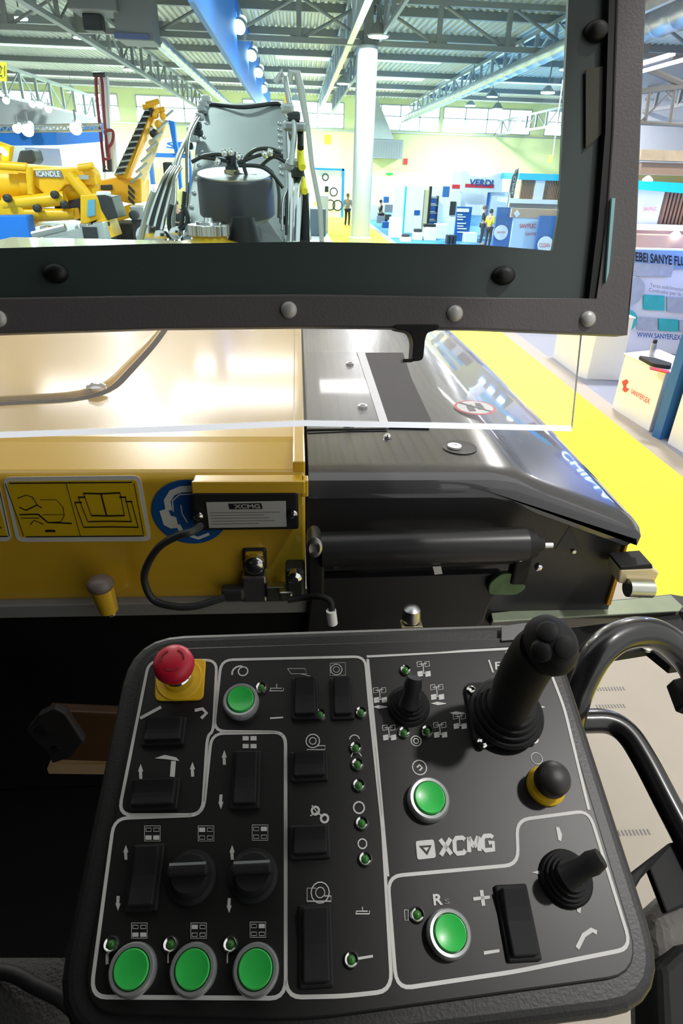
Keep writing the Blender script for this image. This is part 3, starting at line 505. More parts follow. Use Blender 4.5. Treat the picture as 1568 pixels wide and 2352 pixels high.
tg.tube([aY(-40, 290, 31), aY(232, 286, 31)], .05, 6); tg.tube([aY(-40, 304, 31), aY(232, 300, 31)], .05, 6); tg.build('lattice', 'galvl', bs)
for i, (x, y, Y) in enumerate(((65, 294, 30.5), (175, 290, 30.5), (40, 292, 30.6), (15, 228, 39), (75, 236, 39), (112, 248, 39), (92, 238, 39))):
    spot(aY(x, y, Y), ['very bright floodlight on the middle of the blue fascia lattice', 'very bright floodlight at the right of the blue fascia lattice', 'floodlight on the left of the blue fascia lattice', 'spot washing the white wall at far left', 'spot washing the white wall left of the red pipes', 'rightmost spot on top of the white wall', 'small spot between two others on the white wall'][i], 'floodlights of the blue topped stand', (.1, -.9, -.4), .24 if i < 2 else .17)
S(MB().prism([aY(-30, 140, 24), aY(15, 143, 24), aY(15, 187, 24), aY(-30, 184, 24)], (0, .05, 0)), 'hall_number_banner', 'carpet', 'yellow hall number banner hanging at the left picture edge', 'banner')
text('21', quadY(-4, 150, 12, 176, 23.97), 'hall_number', 'ink').parent = D.objects['hall_number_banner']
_h = D.objects['hall_number']; _h.location = WL['hall_number']-WL['hall_number_banner']
# blue container, silver ramp
S(MB().prism([aY(-60, 497, 26), aY(60, 495, 26), aY(74, 572, 26), aY(-60, 580, 26)], (0, .7, 0)), 'blue_container', 'blue', 'bright blue box in the lower left windscreen corner', 'container', bevel=.03)
rp = TH(160, 560, 25, 'silver_ramp', 'silver sloping machine frame along the lower left of the windscreen', 'ramp')
MB().prism([aY(72, 552, 24), aY(235, 510, 24), aY(245, 548, 24), aY(250, 590, 24), aY(76, 592, 24)], (0, .6, 0)).build('beam', 'galvl', rp, bevel=.02)
for k in range(5): rect(92+k*30, 520-k*2, 112+k*30, 545-k*6, 24.4, .5).build('block', ('steel', 'grey', 'whitewall', 'steel', 'grey')[k], rp, bevel=.04)
MB().tube([aY(75, 540, 23.8), aY(150, 522, 23.8)], .12, 10).build('pipe', 'steel', rp); rect(190, 522, 222, 548, 23.9, .2).build('opening', 'dark', rp)
# yellow mixer / drill machine
ym = TH(110, 500, 28, 'drilling_rig', 'large yellow drilling machine with a white name plate on the left', 'construction machine')
MB().tube([aY(-60, 418, 28), aY(60, 421, 28), aY(66, 421, 28)], [1.02*.62, .62, .6], 24).build('boom_tube', 'cyel', ym, smooth=40); MB().tube([aY(60, 422, 28), aY(150, 428, 28), aY(218, 432, 28)], [.7, .66, .45], 24).build('boom_tube', 'cyel', ym, smooth=40)
MB().prism([aY(66, 388, 27.2), aY(205, 382, 27.2), aY(217, 398, 27.2), aY(222, 425, 27.2), aY(150, 425, 27.2), aY(118, 462, 27.2), aY(95, 440, 27.2), aY(75, 425, 27.2)], (0, .8, 0)).build('side_plate', 'cyel', ym, bevel=.05)
MB().prism([aY(78, 391, 27.15), aY(138, 391, 27.15), aY(145, 408, 27.15), aY(82, 407, 27.15)], (0, .03, 0)).build('name_plate', 'grey', ym)
text('ICANDLE', [aY(82, 393, 27.1), aY(136, 393, 27.1), aY(139, 406, 27.1), aY(84, 405, 27.1)], 'lettering', 'whitewall', ym, .01, bold=.02)
for (a, b, r_) in (((0, 380), (62, 384), .15), ((66, 383), (72, 446), .13), ((160, 400), (215, 470), .22), ((10, 470), (150, 455), .25), ((30, 490), (172, 492), .2), ((180, 385), (214, 380), .12)): MB().tube([aY(*a, 27), aY(*b, 27)], r_, 12).build('arm', 'cyel', ym, smooth=40)
MB().prism([aY(-40, 462, 26.8), aY(40, 462, 26.8), aY(66, 500, 26.8), aY(78, 523, 26.8), aY(-40, 500, 26.8)], (0, 1.2, 0)).build('bonnet', 'cyel', ym, bevel=.06)
MB().prism([aY(60, 495, 27), aY(170, 478, 27), aY(175, 505, 27), aY(80, 510, 27)], (0, .8, 0)).build('frame', 'orange', ym, bevel=.05)
MB().prism([aY(122, 458, 27.6), aY(205, 455, 27.6), aY(205, 510, 27.6), aY(130, 500, 27.6)], (0, 1.2, 0)).build('engine_bay', 'dark', ym); rect(122, 458, 148, 468, 26.9, .1).build('opening', 'grey', ym); rect(180, 402, 203, 412, 27, .1).build('mesh_plate', 'galvl', ym)
for (x, y) in ((150, 470), (88, 478), (20, 455), (128, 447)): q = aY(x, y, 26.7); MB(Matrix.Translation(q) @ Matrix.Rotation(math.pi/2, 4, 'X')).lathe([(.14, 0), (.14, .2), (.07, .25)], 14).build('pivot', 'dark', ym)
bk = TH(60, 380, 29, 'excavator_bucket', 'black bucket hanging under the blue fascia', 'bucket'); MB().prism([aY(44, 346, 29), aY(74, 342, 29), aY(82, 368, 29), aY(74, 378, 29), aY(36, 378, 29)], (0, 1, 0)).build('shell', 'dark', bk, bevel=.08)
ya = TH(10, 370, 29, 'loader_boom', 'yellow machine arm end at the left edge above the yellow rig', 'arm'); MB().tube([aY(-20, 340, 29), aY(18, 345, 29), aY(12, 385, 29)], [.35, .3, .2], 10).build('arm', 'cyel', ya)
for (x, y) in ((4, 345), (12, 352)): q = aY(x, y, 28.6); MB(Matrix.Translation(q)).ball((0, 0, 0), .1).build('lamp', 'lampe', ya)
# mini cab truck
ct = TH(215, 540, 26.5, 'yellow_excavator', 'small yellow cab machine with dark windows in front of the crane', 'construction machine')
MB().prism([aY(184, 448, 25.4), aY(220, 446, 25.4), aY(235, 470, 25.4), aY(262, 545, 25.4), aY(238, 548, 25.4), aY(222, 505, 25.4), aY(184, 520, 25.4)], (0, 1.3, 0)).build('cab', 'cyel', ct, bevel=.04)
MB().prism([aY(223, 449, 25.35), aY(256, 452, 25.35), aY(272, 500, 25.35), aY(246, 506, 25.35), aY(232, 482, 25.35)], (0, 1.3, 0)).build('side_window', 'dark', ct, bevel=.03)
MB().prism([aY(201, 460, 25.3), aY(217, 458, 25.3), aY(218, 495, 25.3), aY(200, 498, 25.3)], (0, .1, 0)).build('front_window', mat('cab_glass', (.15, .4, .6), .1), ct)
MB().prism([aY(220, 440, 25.35), aY(244, 440, 25.35), aY(246, 448, 25.35), aY(221, 449, 25.35)], (0, .6, 0)).build('roof_box', 'whitewall', ct, bevel=.03); MB().tube([aY(230, 505, 25.1), aY(250, 548, 25.1)], .16, 10).build('step_post', 'cyel', ct); rect(239, 509, 243, 519, 25.0, .1).build('slot', 'dark', ct); rect(247, 510, 251, 519, 25.0, .1).build('slot', 'dark', ct)
rect(190, 500, 250, 560, 25.6, 1.0, True).build('undercarriage', 'dark', ct, bevel=.03)
# crane with ladder boom
cr = TH(275, 470, 29, 'crane', 'orange crane with a dark ladder boom rising to the right', 'crane')
MB().prism([aY(224, 414, 29), aY(272, 405, 29), aY(325, 412, 29), aY(325, 466, 29), aY(300, 468, 29), aY(270, 462, 29), aY(226, 448, 29)], (0, 1.6, 0)).build('housing', 'orange', cr, bevel=.06)
MB().prism([aY(268, 480, 29), aY(300, 468, 29), aY(298, 500, 29), aY(262, 512, 29)], (0, 1, 0)).build('foot', 'cyel', cr, bevel=.05)
MB().prism([aY(230, 425, 28.9), aY(256, 424, 28.9), aY(258, 436, 28.9), aY(231, 436, 28.9)], (0, .1, 0)).build('opening', 'dark', cr, bevel=.02)
for k in range(3): MB().prism([aY(294, 424+k*13, 28.9), aY(308, 438+k*13, 28.9), aY(308, 446+k*13, 28.9), aY(294, 432+k*13, 28.9)], (0, .08, 0)).build('hazard_stripe', 'dark', cr)
MB().prism([aY(262, 405, 28.8), aY(340, 235, 31), aY(360, 228, 31), aY(352, 275, 30.6), aY(292, 412, 28.8)], (0, .5, 0)).build('boom', 'orange', cr, bevel=.03)
MB().prism([aY(262, 402, 28.6), aY(336, 245, 30.8), aY(350, 246, 30.8), aY(281, 402, 28.6)], (0, .15, 0)).build('ladder_face', 'dark', cr)
ru = MB()
for k in range(11): t = (k+.3)/11; a = aY(260+76*t, 405-162*t, 28.4+2.2*t); b = aY(284+68*t, 401-158*t, 28.4+2.2*t); ru.tube([a, b], .035, 6)
ru.build('rung', 'galvl', cr, kind='stuff')
MB().prism([aY(312, 412, 29.2), aY(372, 270, 31), aY(384, 278, 31), aY(326, 430, 29.2)], (0, .3, 0)).build('second_boom', mat('pale_orange', (.8, .55, .25), .5, noise=.3, nscale=6), cr)
for k in range(7): t = k/6; q = aY(300+72*t, 420-145*t, 28.9+1.8*t); MB().tube([q, q+V3((.5, 0, .35))], .05, 6).build('bracket', 'galvl', cr)
for (a, b) in (((335, 240), (365, 232)), ((328, 246), (355, 246)), ((360, 255), (378, 250)), ((350, 300), (366, 310))): MB().tube([aY(*a, 30.6), aY(*b, 30.6)], .1, 8).build('head_fitting', 'orange', cr)
for k in range(12):
    a_ = random.random(); q = aY(345+a_*35, 250+random.random()*90, 30.5); MB().ball(q, .1+.08*random.random(), 8).build('fitting', ('orange', 'whitewall', 'dark')[k % 3], cr)
# red pipes of the concrete pump
rd = TH(245, 400, 32, 'concrete_pump', 'concrete pump with tall red delivery pipes in front of the windows', 'construction machine')
MB().tube(rnd([aY(240, 395, 32), aY(222, 220, 32), aY(219, 172, 32), aY(234, 172, 32), aY(238, 250, 32), aY(250, 395, 32)], .5, closed=False), .062, 10).build('pipe', 'redp', rd, smooth=60)
MB().tube(rnd([aY(243, 310, 31.8), aY(240, 300, 31.8), aY(262, 298, 31.8), aY(258, 330, 31.8), aY(247, 340, 31.8), aY(252, 365, 31.8), aY(240, 365, 31.8)], .3, closed=False), .062, 10).build('pipe', 'redp', rd, smooth=60)
MB().tube([aY(240, 380, 31.9), aY(238, 392, 31.9), aY(254, 392, 31.9), aY(252, 365, 31.9)], .08, 10).build('pipe', 'dark', rd)
MB().prism([aY(225, 180, 32.3), aY(246, 175, 32.3), aY(254, 320, 32.3), aY(262, 395, 32.3), aY(248, 395, 32.3)], (0, .3, 0)).build('mast', 'whitewall', rd); MB().tube([aY(214, 171, 32), aY(240, 171, 32)], .1, 8).build('top_pin', 'dark', rd)
MB().prism([aY(250, 302, 32), aY(264, 310, 32), aY(270, 390, 32), aY(258, 398, 32)], (0, .3, 0)).build('mast', 'whitewall', rd)
# blue portal with white lettering, hoist, white blocks
po = TH(395, 470, 38, 'blue_portal', 'blue steel portal with a white and blue letter board behind the hoses', 'portal')
PT(po, 345, 352, 436, 362, 38, .5, 'beam', 'sblue'); PT(po, 344, 360, 352, 450, 38, .4, 'post', 'sblue', True); PT(po, 428, 330, 437, 400, 38, .4, 'post', 'sblue', True); PT(po, 366, 320, 452, 345, 37.9, .2, 'sign_board', 'whitewall')
text('SEI', quadY(382, 326, 440, 341, 37.8), 'lettering', 'sblue', po, .02, bold=.04)
PT(po, 436, 300, 455, 318, 38.2, .5, 'bracket', 'sblue')
hs = TH(395, 400, 30, 'blue_boom', 'slim blue boom hanging between crane and grey conveyor', 'boom'); MB().prism([aY(386, 275, 30), aY(400, 279, 30), aY(404, 320, 30), aY(411, 355, 30), aY(417, 430, 30), aY(411, 436, 30), aY(405, 370, 30), aY(396, 330, 30)], (0, .3, 0)).build('section', 'blue', hs, bevel=.02)
for i, (x0, y0, x1, y1) in enumerate(((325, 424, 338, 449), (341, 424, 352, 449), (354, 424, 367, 449))): SR(x0, y0, x1, y1, 36, .3, 'white_block', 'whitewall', ('left', 'middle', 'right')[i]+' one of three white sign blocks beside the orange crane', 'sign block', True, group='white sign blocks')
wn = TH(312, 500, 26, 'steel_winch', 'grey steel winch housing with a round drum end by the hoses', 'winch'); rect(300, 474, 330, 505, 26, .9).build('housing', 'steel', wn, bevel=.03); rect(303, 505, 326, 530, 26.1, .7, True).build('pedestal', 'dark', wn); q = aY(307, 494, 25.9); MB(Matrix.Translation(q) @ Matrix.Rotation(math.pi/2, 4, 'X')).lathe([(.16, -.1), (.16, .1), (.08, .12)], 20).build('drum_end', 'dark', wn)
SR(262, 512, 330, 560, 27.5, 1.5, 'dark_trailer', 'dark', 'dark trailer bed below the orange crane', 'trailer', True, bevel=.05)
SR(374, 372, 396, 408, 30.5, .8, 'black_hopper', 'dark', 'small black hopper behind the silver hoses', 'hopper', bevel=.08)
SR(330, 385, 445, 470, 40, .3, 'yellow_backdrop', mat('pale_yellow_panel', (.8, .7, .25), .6), 'pale yellow stand panel between the portal posts', 'panel', True)
SR(60, 340, 140, 380, 33, .2, 'stand_inner_panel', 'whitewall', 'white stand panel behind the black bucket', 'panel')
# ================================================================== THE MACHINE: CONVEYOR AHEAD
cv = thing('conveyor', 'grey covered discharge conveyor with riveted edges rising ahead of the yellow hood', 'conveyor', (-.5, 6, 2.4))
TL, TR = aY(478, 236, 8.4), aY(640, 234, 8.4); BL, BR = aY(417, 560, 5.6), aY(655, 560, 5.6); ML, MR = aY(458, 262, 8.0), aY(664, 272, 8.0)
bk_ = V3((0, .55, -.25))
MB().prism([TL, TR, MR, BR, BL, ML], bk_).build('belt_cover', 'canvas', cv, bevel=.03)
rv = MB(); ed = MB()
for (x0, y0, x1, y1) in ((470, 285, 424, 540), (645, 285, 650, 400)):
    for k in range(9):
        t = k/8; rr_ = ray((x0+4 if x0 < 500 else x0-4)+(x1-x0)*t, y0+(y1-y0)*t); nc = (TR-BL).cross(BR-BL); a = CAM+rr_*((BL-CAM).dot(nc)/rr_.dot(nc)); rv.ball(a, .022, 8)
rv.build('rivets', 'steel', cv, smooth=180)
MB().tube(curve([aY(470, 262, 7.9), aY(480, 240, 8.3), aY(560, 246, 8.1), aY(640, 238, 8.3), aY(662, 262, 7.9)]), .022, 8).build('top_seam', 'dark', cv, smooth=60)
MB().prism([aY(545, 500, 5.4), aY(600, 485, 5.4), aY(655, 560, 5.2), aY(560, 560, 5.2)], (0, .3, -.1)).build('skirt', 'grey', cv, bevel=.01)
dr = aY(543, 448, 5.0); mm = Matrix.Translation(dr) @ Matrix.Rotation(math.radians(9), 4, 'X')
dm = thing('belt_drum', 'dark grey round motor drum with hoses standing before the grey conveyor', 'drum', dr-V3((0, 0, .2)))
MB(mm).lathe([(.14, -.2), (.22, -.16), (.26, -.13), (.27, -.12), (.27, .11), (.265, .12), (.26, .13)], 40).build('drum', mat('drum_grey', (.04, .04, .05), .4, noise=.1), dm, smooth=40)
MB(mm).lathe([(.262, .13), (.262, .138), (.1, .14)], 40).build('rim', 'steel', dm, smooth=40)
st = aY(533, 405, 5.0); MB(Matrix.Translation(st)).lathe([(.06, -.04), (.05, 0), (.045, .03), (.045, .06), (.035, .06), (.035, .15)], 20).build('stem', 'dark', dm, smooth=40)
MB(Matrix.Translation(st)).lathe([(.055, -.03), (.055, .04)], 20).build('brass_collar', mat('brass', (.4, .32, .2), .3, 1), dm)
hd = MB()
for pth in (((440, 372), (470, 358), (505, 355), (523, 362)), ((545, 375), (600, 355), (650, 358)), ((565, 400), (560, 370), (585, 345), (620, 342), (645, 352)), ((548, 380), (595, 382), (625, 400), (650, 432)), ((540, 398), (560, 404), (590, 405)), ((600, 380), (628, 360), (655, 372)), ((455, 360), (500, 366), (525, 372))):
    hd.tube(curve([aY(x, y, 4.95) for x, y in pth]), .013, 8)
hd.build('hoses', 'cable', dm, smooth=60)
for (x, y) in ((515, 352), (530, 350), (608, 355), (620, 350), (500, 372), (548, 360)): MB().ball(aY(x, y, 4.9), .025, 8).build('fitting', 'chrome', dm, smooth=60)
MB(mm).tube([V3((-.2, -.1, -.2)), V3((-.15, -.1, -.75))], .09, 12).build('support', 'dark', dm)
# cap on the yellow hood and its black cowl
cp = thing('filler_cap', 'scalloped steel filler cap on a yellow dome on the far hood', 'cap', aY(480, 548, 4.4))
q = aY(480, 533, 4.4); m2 = Matrix.Translation(q)
g = MB(m2); n = 56; prof = [.13+.008*math.cos(k*2*math.pi/n*14) for k in range(n)]
g.prism([(prof[k]*math.cos(2*math.pi*k/n), prof[k]*math.sin(2*math.pi*k/n), -.02) for k in range(n)], (0, 0, .065)); g.build('cap', 'steel', cp, bevel=.005)
MB(m2).lathe([(.08, .045), (.085, .06), (.03, .065), (.025, .085)], 24).build('cap_top', 'chrome', cp, smooth=40); MB(m2).lathe([(.34, -.10), (.2, -.06), (.12, -.045), (.11, -.02)], 32).build('dome', 'yellow', cp, smooth=60)
cw = thing('cowl', 'black conical cowl right of the steel filler cap', 'cowl', aY(560, 550, 4.5)); q = aY(560, 548, 4.5); MB(Matrix.Translation(q)).lathe([(.12, -.06), (.105, 0), (.075, .12), (.07, .13)], 20).build('cone', 'black', cw, smooth=40); MB(Matrix.Translation(q)).lathe([(.13, -.09), (.12, -.04), (.1, -.03)], 20).build('flange', 'steel', cw, smooth=40)
# hoses and rods on both sides of the conveyor
hl = thing('hydraulic_lines', 'bundle of steel pipes and hoses left of the grey conveyor', 'hydraulic lines', aY(370, 560, 6))
def line(o, pts, Y, r, m, nm, dY=0):
    n = len(pts); return MB().tube(curve([aY(x, y, Y+dY*i/(n-1)) for i, (x, y) in enumerate(pts)]), r, 10).build(nm, m, o, smooth=60)
for i in range(5): line(hl, [(328+i*9, 556), (350+i*8, 478), (376+i*6, 412), (394+i*5, 385)], 5.8, .02, 'chrome' if i % 2 == 0 else 'cable', 'pipe' if i % 2 == 0 else 'hose', .6)
line(hl, [(392, 556), (398, 470), (404, 380), (430, 320), (455, 260)], 6, .028, 'galvl', 'rail', 1.4); line(hl, [(320, 556), (335, 490), (352, 440)], 5.7, .02, 'galvl', 'rail')
line(hl, [(425, 505), (430, 430), (432, 320), (460, 262)], 6.2, .02, 'steel', 'pipe', 1.2); line(hl, [(395, 470), (388, 500), (392, 530), (415, 520), (424, 440)], 5.9, .018, 'cable', 'hose'); line(hl, [(385, 548), (430, 512), (420, 470)], 5.9, .02, 'cable', 'hose')
for i, (x, y) in enumerate(((465, 250), (458, 268), (452, 288), (440, 300), (447, 318), (432, 335), (468, 240), (474, 228), (455, 305))): MB().box(aY(x, y, 7.4), (.09, .12, .07), None).build('clamp', ('steel', 'galvl', 'cable')[i % 3], hl, bevel=.02)
for (x, y, r_) in ((340, 542, .09), (370, 545, .06), (405, 535, .05)): q = aY(x, y, 5.8); MB(Matrix.Translation(q) @ Matrix.Rotation(math.pi/2, 4, 'X')).lathe([(r_, -.05), (r_, .06), (r_*.5, .07)], 18).build('coupling', 'chrome', hl, smooth=40)
hr = thing('hydraulic_lines', 'bundle of chrome rods and yellow and black hoses right of the conveyor', 'hydraulic lines', aY(690, 560, 5.6))
for (pts, r_, m_, nm) in ((((665, 556), (668, 420), (664, 300)), .03, 'chrome', 'rod'), (((680, 556), (684, 440), (684, 400)), .045, 'chrome', 'rod'), (((702, 556), (700, 470), (690, 400)), .035, 'rubber', 'hose'), (((668, 380), (676, 300), (668, 255), (658, 200), (655, 180)), .022, 'galvl', 'rail'), (((694, 385), (690, 360), (690, 335)), .03, 'carpet', 'yellow_sleeve'), (((690, 340), (690, 310), (688, 298)), .026, 'rubber', 'hose'), (((700, 440), (696, 425), (692, 405)), .026, 'carpet', 'yellow_sleeve'), (((648, 530), (650, 460), (670, 420), (690, 390)), .014, 'steel', 'hose'), (((658, 540), (660, 450), (682, 405), (695, 385)), .014, 'cable', 'hose'), (((640, 500), (640, 440), (628, 400), (600, 378)), .013, 'cable', 'hose'), (((712, 550), (706, 480), (708, 445)), .012, 'galvl', 'hose')):
    line(hr, pts, 5.6, r_, m_, nm, .2)
for i, (x, y) in enumerate(((665, 290), (675, 268), (660, 250), (672, 375), (684, 395), (662, 380), (688, 292), (655, 505), (690, 545), (672, 548))): MB().box(aY(x, y, 5.7), (.1, .1, .07)).build('clamp', ('steel', 'cable', 'galvl')[i % 3], hr, bevel=.02)
bo = thing('yellow_lifting_arm', 'far pale boom tips rising above the grey conveyor', 'boom', aY(680, 300, 20)); MB().tube([aY(705, 285, 20), aY(690, 200, 20), aY(682, 168, 20), aY(668, 166, 20), aY(664, 190, 20)], [.08, .1, .1, .1, .08], 10).build('boom', 'galv', bo); MB().tube([aY(706, 285, 20), aY(716, 380, 20), aY(735, 480, 20), V3((aY(745, 500, 20).x, 20, 0))], .07, 10).build('mast', 'galv', bo); MB().prism([aY(655, 205, 20), aY(667, 205, 20), aY(663, 240, 20), aY(652, 240, 20)], (0, .2, 0)).build('orange_tip', 'orange', bo); MB().tube([aY(652, 190, 20), aY(648, 165, 20), aY(632, 190, 20)], .08, 8).build('hook_arm', 'galv', bo)
# ================================================================== THE MACHINE: HOODS
yh = thing('engine_hood', 'yellow engine hood with glossy flat top and sticker covered face', 'hood', (-.8, 2.4, 2.2))
zt = 2.545; YF = .975
ze = aY(500, 1088, YF).z; yc = aY(500, 1012, 1).y
Yc = (3-zt)/(-ray(500, 1012).z/ray(500, 1012).y)
XR = .012
zb = aY(300, 1376, YF).z
prof = [(YF+.0, zb), (YF, ze-.012), (YF+.012, ze), (Yc, zt-.003), (Yc+.02, zt), (4.6, zt), (4.6, zb)]
MB().prism([(-1.9, y, z) for y, z in prof], (1.9+XR, 0, 0)).build('shell', 'yellow', yh, bevel=.006, seg=3)
MB().bb(XR-.022, XR, YF+.01, 4.6, zt-.02, zt+.005).build('edge_rib', 'yellow', yh, bevel=.003)
gz = lambda x, y: aZ(x, y, zt)
gp = rnd([gz(-300, 948), gz(0, 928), gz(240, 916), gz(352, 795), gz(420, 700)], .12, 6, closed=False)
MB().strip(gp, .018, (0, 0, 1), .0015).build('lid_seam', mat('seam_shadow', (.02, .014, .01), .95, spec=.05), yh)
lidp = [p+V3((-.015, .014, 0)) for p in gp]; MB().prism(lidp+[V3((lidp[-1].x, 4.3, zt)), V3((-1.8, 4.3, zt))], (0, 0, .012)).build('lid', 'yellow', yh, bevel=.004)
q = aZ(222, 892, zt+.012); MB(Matrix.Translation(q)).lathe([(.022, 0), (.022, .006), (.012, .012)], 18).build('lid_bolt', 'chrome', yh, smooth=40)
# stickers on the yellow face
def fy(x, y, d=.001): return aY(x, y, YF-d)
def decal(quad, r, m, nm, t, par): return MB().prism(rnd([fy(*q, t) for q in quad], r), (0, t-.0001 if t < .001 else .0008, 0)).build(nm, m, par)
def sticker(quads, label):
    o = thing('safety_sticker', label, 'sticker', fy(*quads[2])); 
    MB().prism(rnd([fy(*q, .0010) for q in quads], .014), (0, .0009, 0)).build('backing', 'white', o)
    c = sum((V3((*q, 0)) for q in quads), V3())/4; ins = lambda s, sx=None: [(c.x+(q[0]-c.x)*(sx or s), c.y+(q[1]-c.y)*s) for q in quads]
    MB().prism(rnd([fy(*q, .0016) for q in ins(.86, .94)], .006), (0, .0009, 0)).build('yellow_field', 'stick', o); return o
s1 = sticker([(5, 1096), (322, 1092), (348, 1243), (38, 1245)], 'yellow warning sticker with crushed machine and open manual pictograms')
s2 = sticker([(-320, 1100), (-6, 1096), (28, 1243), (-290, 1247)], 'partly visible yellow sticker at the left picture edge')
ik = MB()
def ink(pts, wd=.0022): ik.strip([fy(x, y, .0019) for x, y in pts], wd, (0, -1, 0), .0004)
ink([(22, 1110), (303, 1108)]); ink([(60, 1233), (330, 1231)]); ink([(152, 1110), (185, 1232)], .0008); ink([(12, 1110), (55, 1232)], .001); ink([(308, 1110), (330, 1228)], .001)
for (a, b, c_, d) in (((192, 1133), (232, 1134), (276, 1132), (286, 1184)),): ink([a, b, c_], .003); ink([(210, 1184), (247, 1185), (286, 1184)], .003); ink([(192, 1133), (210, 1184)], .001); ink([(276, 1132), (286, 1184)], .001); ink([(232, 1134), (245, 1184)], .0025)
for i, (yy, x0, x1) in enumerate(((1198, 202, 302), (1211, 192, 318))): ink([(x0, yy), ((x0+x1)/2, yy-1), (x1, yy)], .0024); ink([(180-i*8, 1142+i*12), (x0, yy)], .0012); ink([(288+i*14, 1142+i*10), (x1, yy)], .0012); ink([(180-i*8, 1142+i*12), (196-i*8, 1142+i*12)], .003); ink([(274+i*14, 1142+i*10), (290+i*14, 1142+i*10)], .003)
ink([(45, 1182), (88, 1181)], .0026); ink([(48, 1190), (90, 1190)], .0014); ink([(45, 1165), (60, 1172), (85, 1160), (96, 1166)], .0022); ink([(40, 1145), (60, 1137), (75, 1142), (86, 1160), (70, 1168)], .0014); ink([(88, 1181), (110, 1200), (165, 1202)], .0028); ink([(92, 1148), (130, 1148), (145, 1165), (148, 1185), (140, 1198), (110, 1200)], .001); ink([(98, 1182), (147, 1182)], .001); ink([(70, 1205), (78, 1195), (100, 1204)], .0016)
ink([(104, 1220), (116, 1219), (127, 1220)], .0045); ink([(-6, 1100), (22, 1232)], .001); ink([(-200, 1233), (18, 1232)], .0022); ink([(-60, 1212), (3, 1212)], .003)
ik.build('pictogram', 'ink', s1)
eq = fy(437, 1177, .0012); mmf = Matrix.Translation(eq) @ Matrix.Rotation(math.pi/2, 4, 'X'); rs = (aY(524, 1180, YF).x-aY(348, 1180, YF).x)/2
es = thing('ear_protection_sticker', 'round blue sticker with a white ear defender head behind the work light box', 'sticker', eq)
MB(mmf).lathe([(rs*.985, -.0005), (rs, .0004), (rs*.97, .0008)], 48, sx=1, sy=.97).build('disc', 'sblue', es)
wm = MB(); ew = lambda pts, wd: wm.strip([fy(x, y, .0026) for x, y in pts], wd, (0, -1, 0), .0004)
ew(curve_px := [(388, 1172), (384, 1150), (395, 1132), (415, 1124), (450, 1122)], .012); ew([(398, 1175), (396, 1150), (412, 1136), (450, 1134)], .002)
wm.prism([fy(x, y, .003) for x, y in ((366, 1174), (385, 1168), (392, 1185), (404, 1188), (410, 1212), (392, 1214), (376, 1206))], (0, .0005, 0)); ew([(408, 1205), (418, 1222)], .008); ew([(425, 1226), (455, 1236), (480, 1226)], .006); ew([(415, 1160), (418, 1180), (430, 1200)], .002); wm.build('head_pictogram', 'white', es)
# yellow hanger tab and the work light box
tb = thing('lamp_bracket', 'yellow folded bracket over the black nameplate box', 'bracket', fy(570, 1130, .06))
def fb(x, y, Y): return aY(x, y, Y)
YB = .952
zt1 = aY(570, 1105, YB).z
MB().bb(fb(442, 1110, YB).x, fb(700, 1110, YB).x, YB, YF+.004, zt1-.006, zt1).build('top_plate', 'yellow', tb, bevel=.003); MB().bb(fb(440, 1110, YB).x, fb(700, 1110, YB).x, YB-.003, YB+.004, fb(570, 1134, YB).z, zt1).build('front_lip', 'yellow', tb, bevel=.002)
MB().bb(fb(697, 1110, YB).x-.004, fb(708, 1110, YB).x, YB, YF, fb(700, 1142, YB).z, zt1).build('side_plate', 'yellow', tb, bevel=.002)
wk = thing('nameplate_box', 'black box with a silver XCMG label hanging on the yellow hood face', 'box', fb(565, 1218, YB))
MB().prism(rnd([fb(440, 1133, YB-.005), fb(684, 1132, YB-.005), fb(686, 1217, YB-.005), fb(446, 1220, YB-.005)], .006), (0, .05, 0)).build('housing', 'black', wk, bevel=.004)
YL = YB-.0065
MB().prism([fb(473, 1154, YL), fb(656, 1151, YL), fb(658, 1210, YL), fb(480, 1213, YL)], (0, .001, 0)).build('label_plate', 'tagm', wk, bevel=.0004)
nt_ = MB(); nt_.prism([fb(524, 1157, YL-.0006), fb(600, 1156, YL-.0006), fb(603, 1169, YL-.0006), fb(527, 1170, YL-.0006)], (0, .0005, 0)); nt_.build('title_block', 'ink', wk)
text('XCMG', [fb(536, 1158.5, YL-.0008), fb(596, 1158, YL-.0008), fb(598, 1167.5, YL-.0008), fb(538, 1168, YL-.0008)], 'lettering', 'tagm', wk, .0002, n=(0, -1, 0), bold=.03)
gl = MB()
for k in range(5): gl.strip([fb(482+k, 1178+k*6.5, YL-.0003), fb(642-(k*37 % 50), 1176+k*6.5, YL-.0003)], .0012, (0, -1, 0), .0003)
gl.build('text_lines', 'printer', wk)
for x, y in ((455, 1184), (672, 1180)): q = fb(x, y, YL); MB(Matrix.Translation(q) @ Matrix.Rotation(math.pi/2, 4, 'X')).lathe([(.0085, 0), (.0085, .003), (.004, .006)], 14).build('screw', 'chrome', wk, smooth=40)
S(MB().tube(curve([aY(460, 1208, .93), aY(438, 1222, .9), aY(405, 1232, .9), aY(360, 1262, .91), (aY(331, 1322, .92)), aY(350, 1375, .92), aY(395, 1392, .91), aY(450, 1392, .91), aY(515, 1372, .92)]), .0068, 12), 'cable', 'cable', 'grey cable looping from the nameplate box down the yellow face', 'cable', smooth=60)
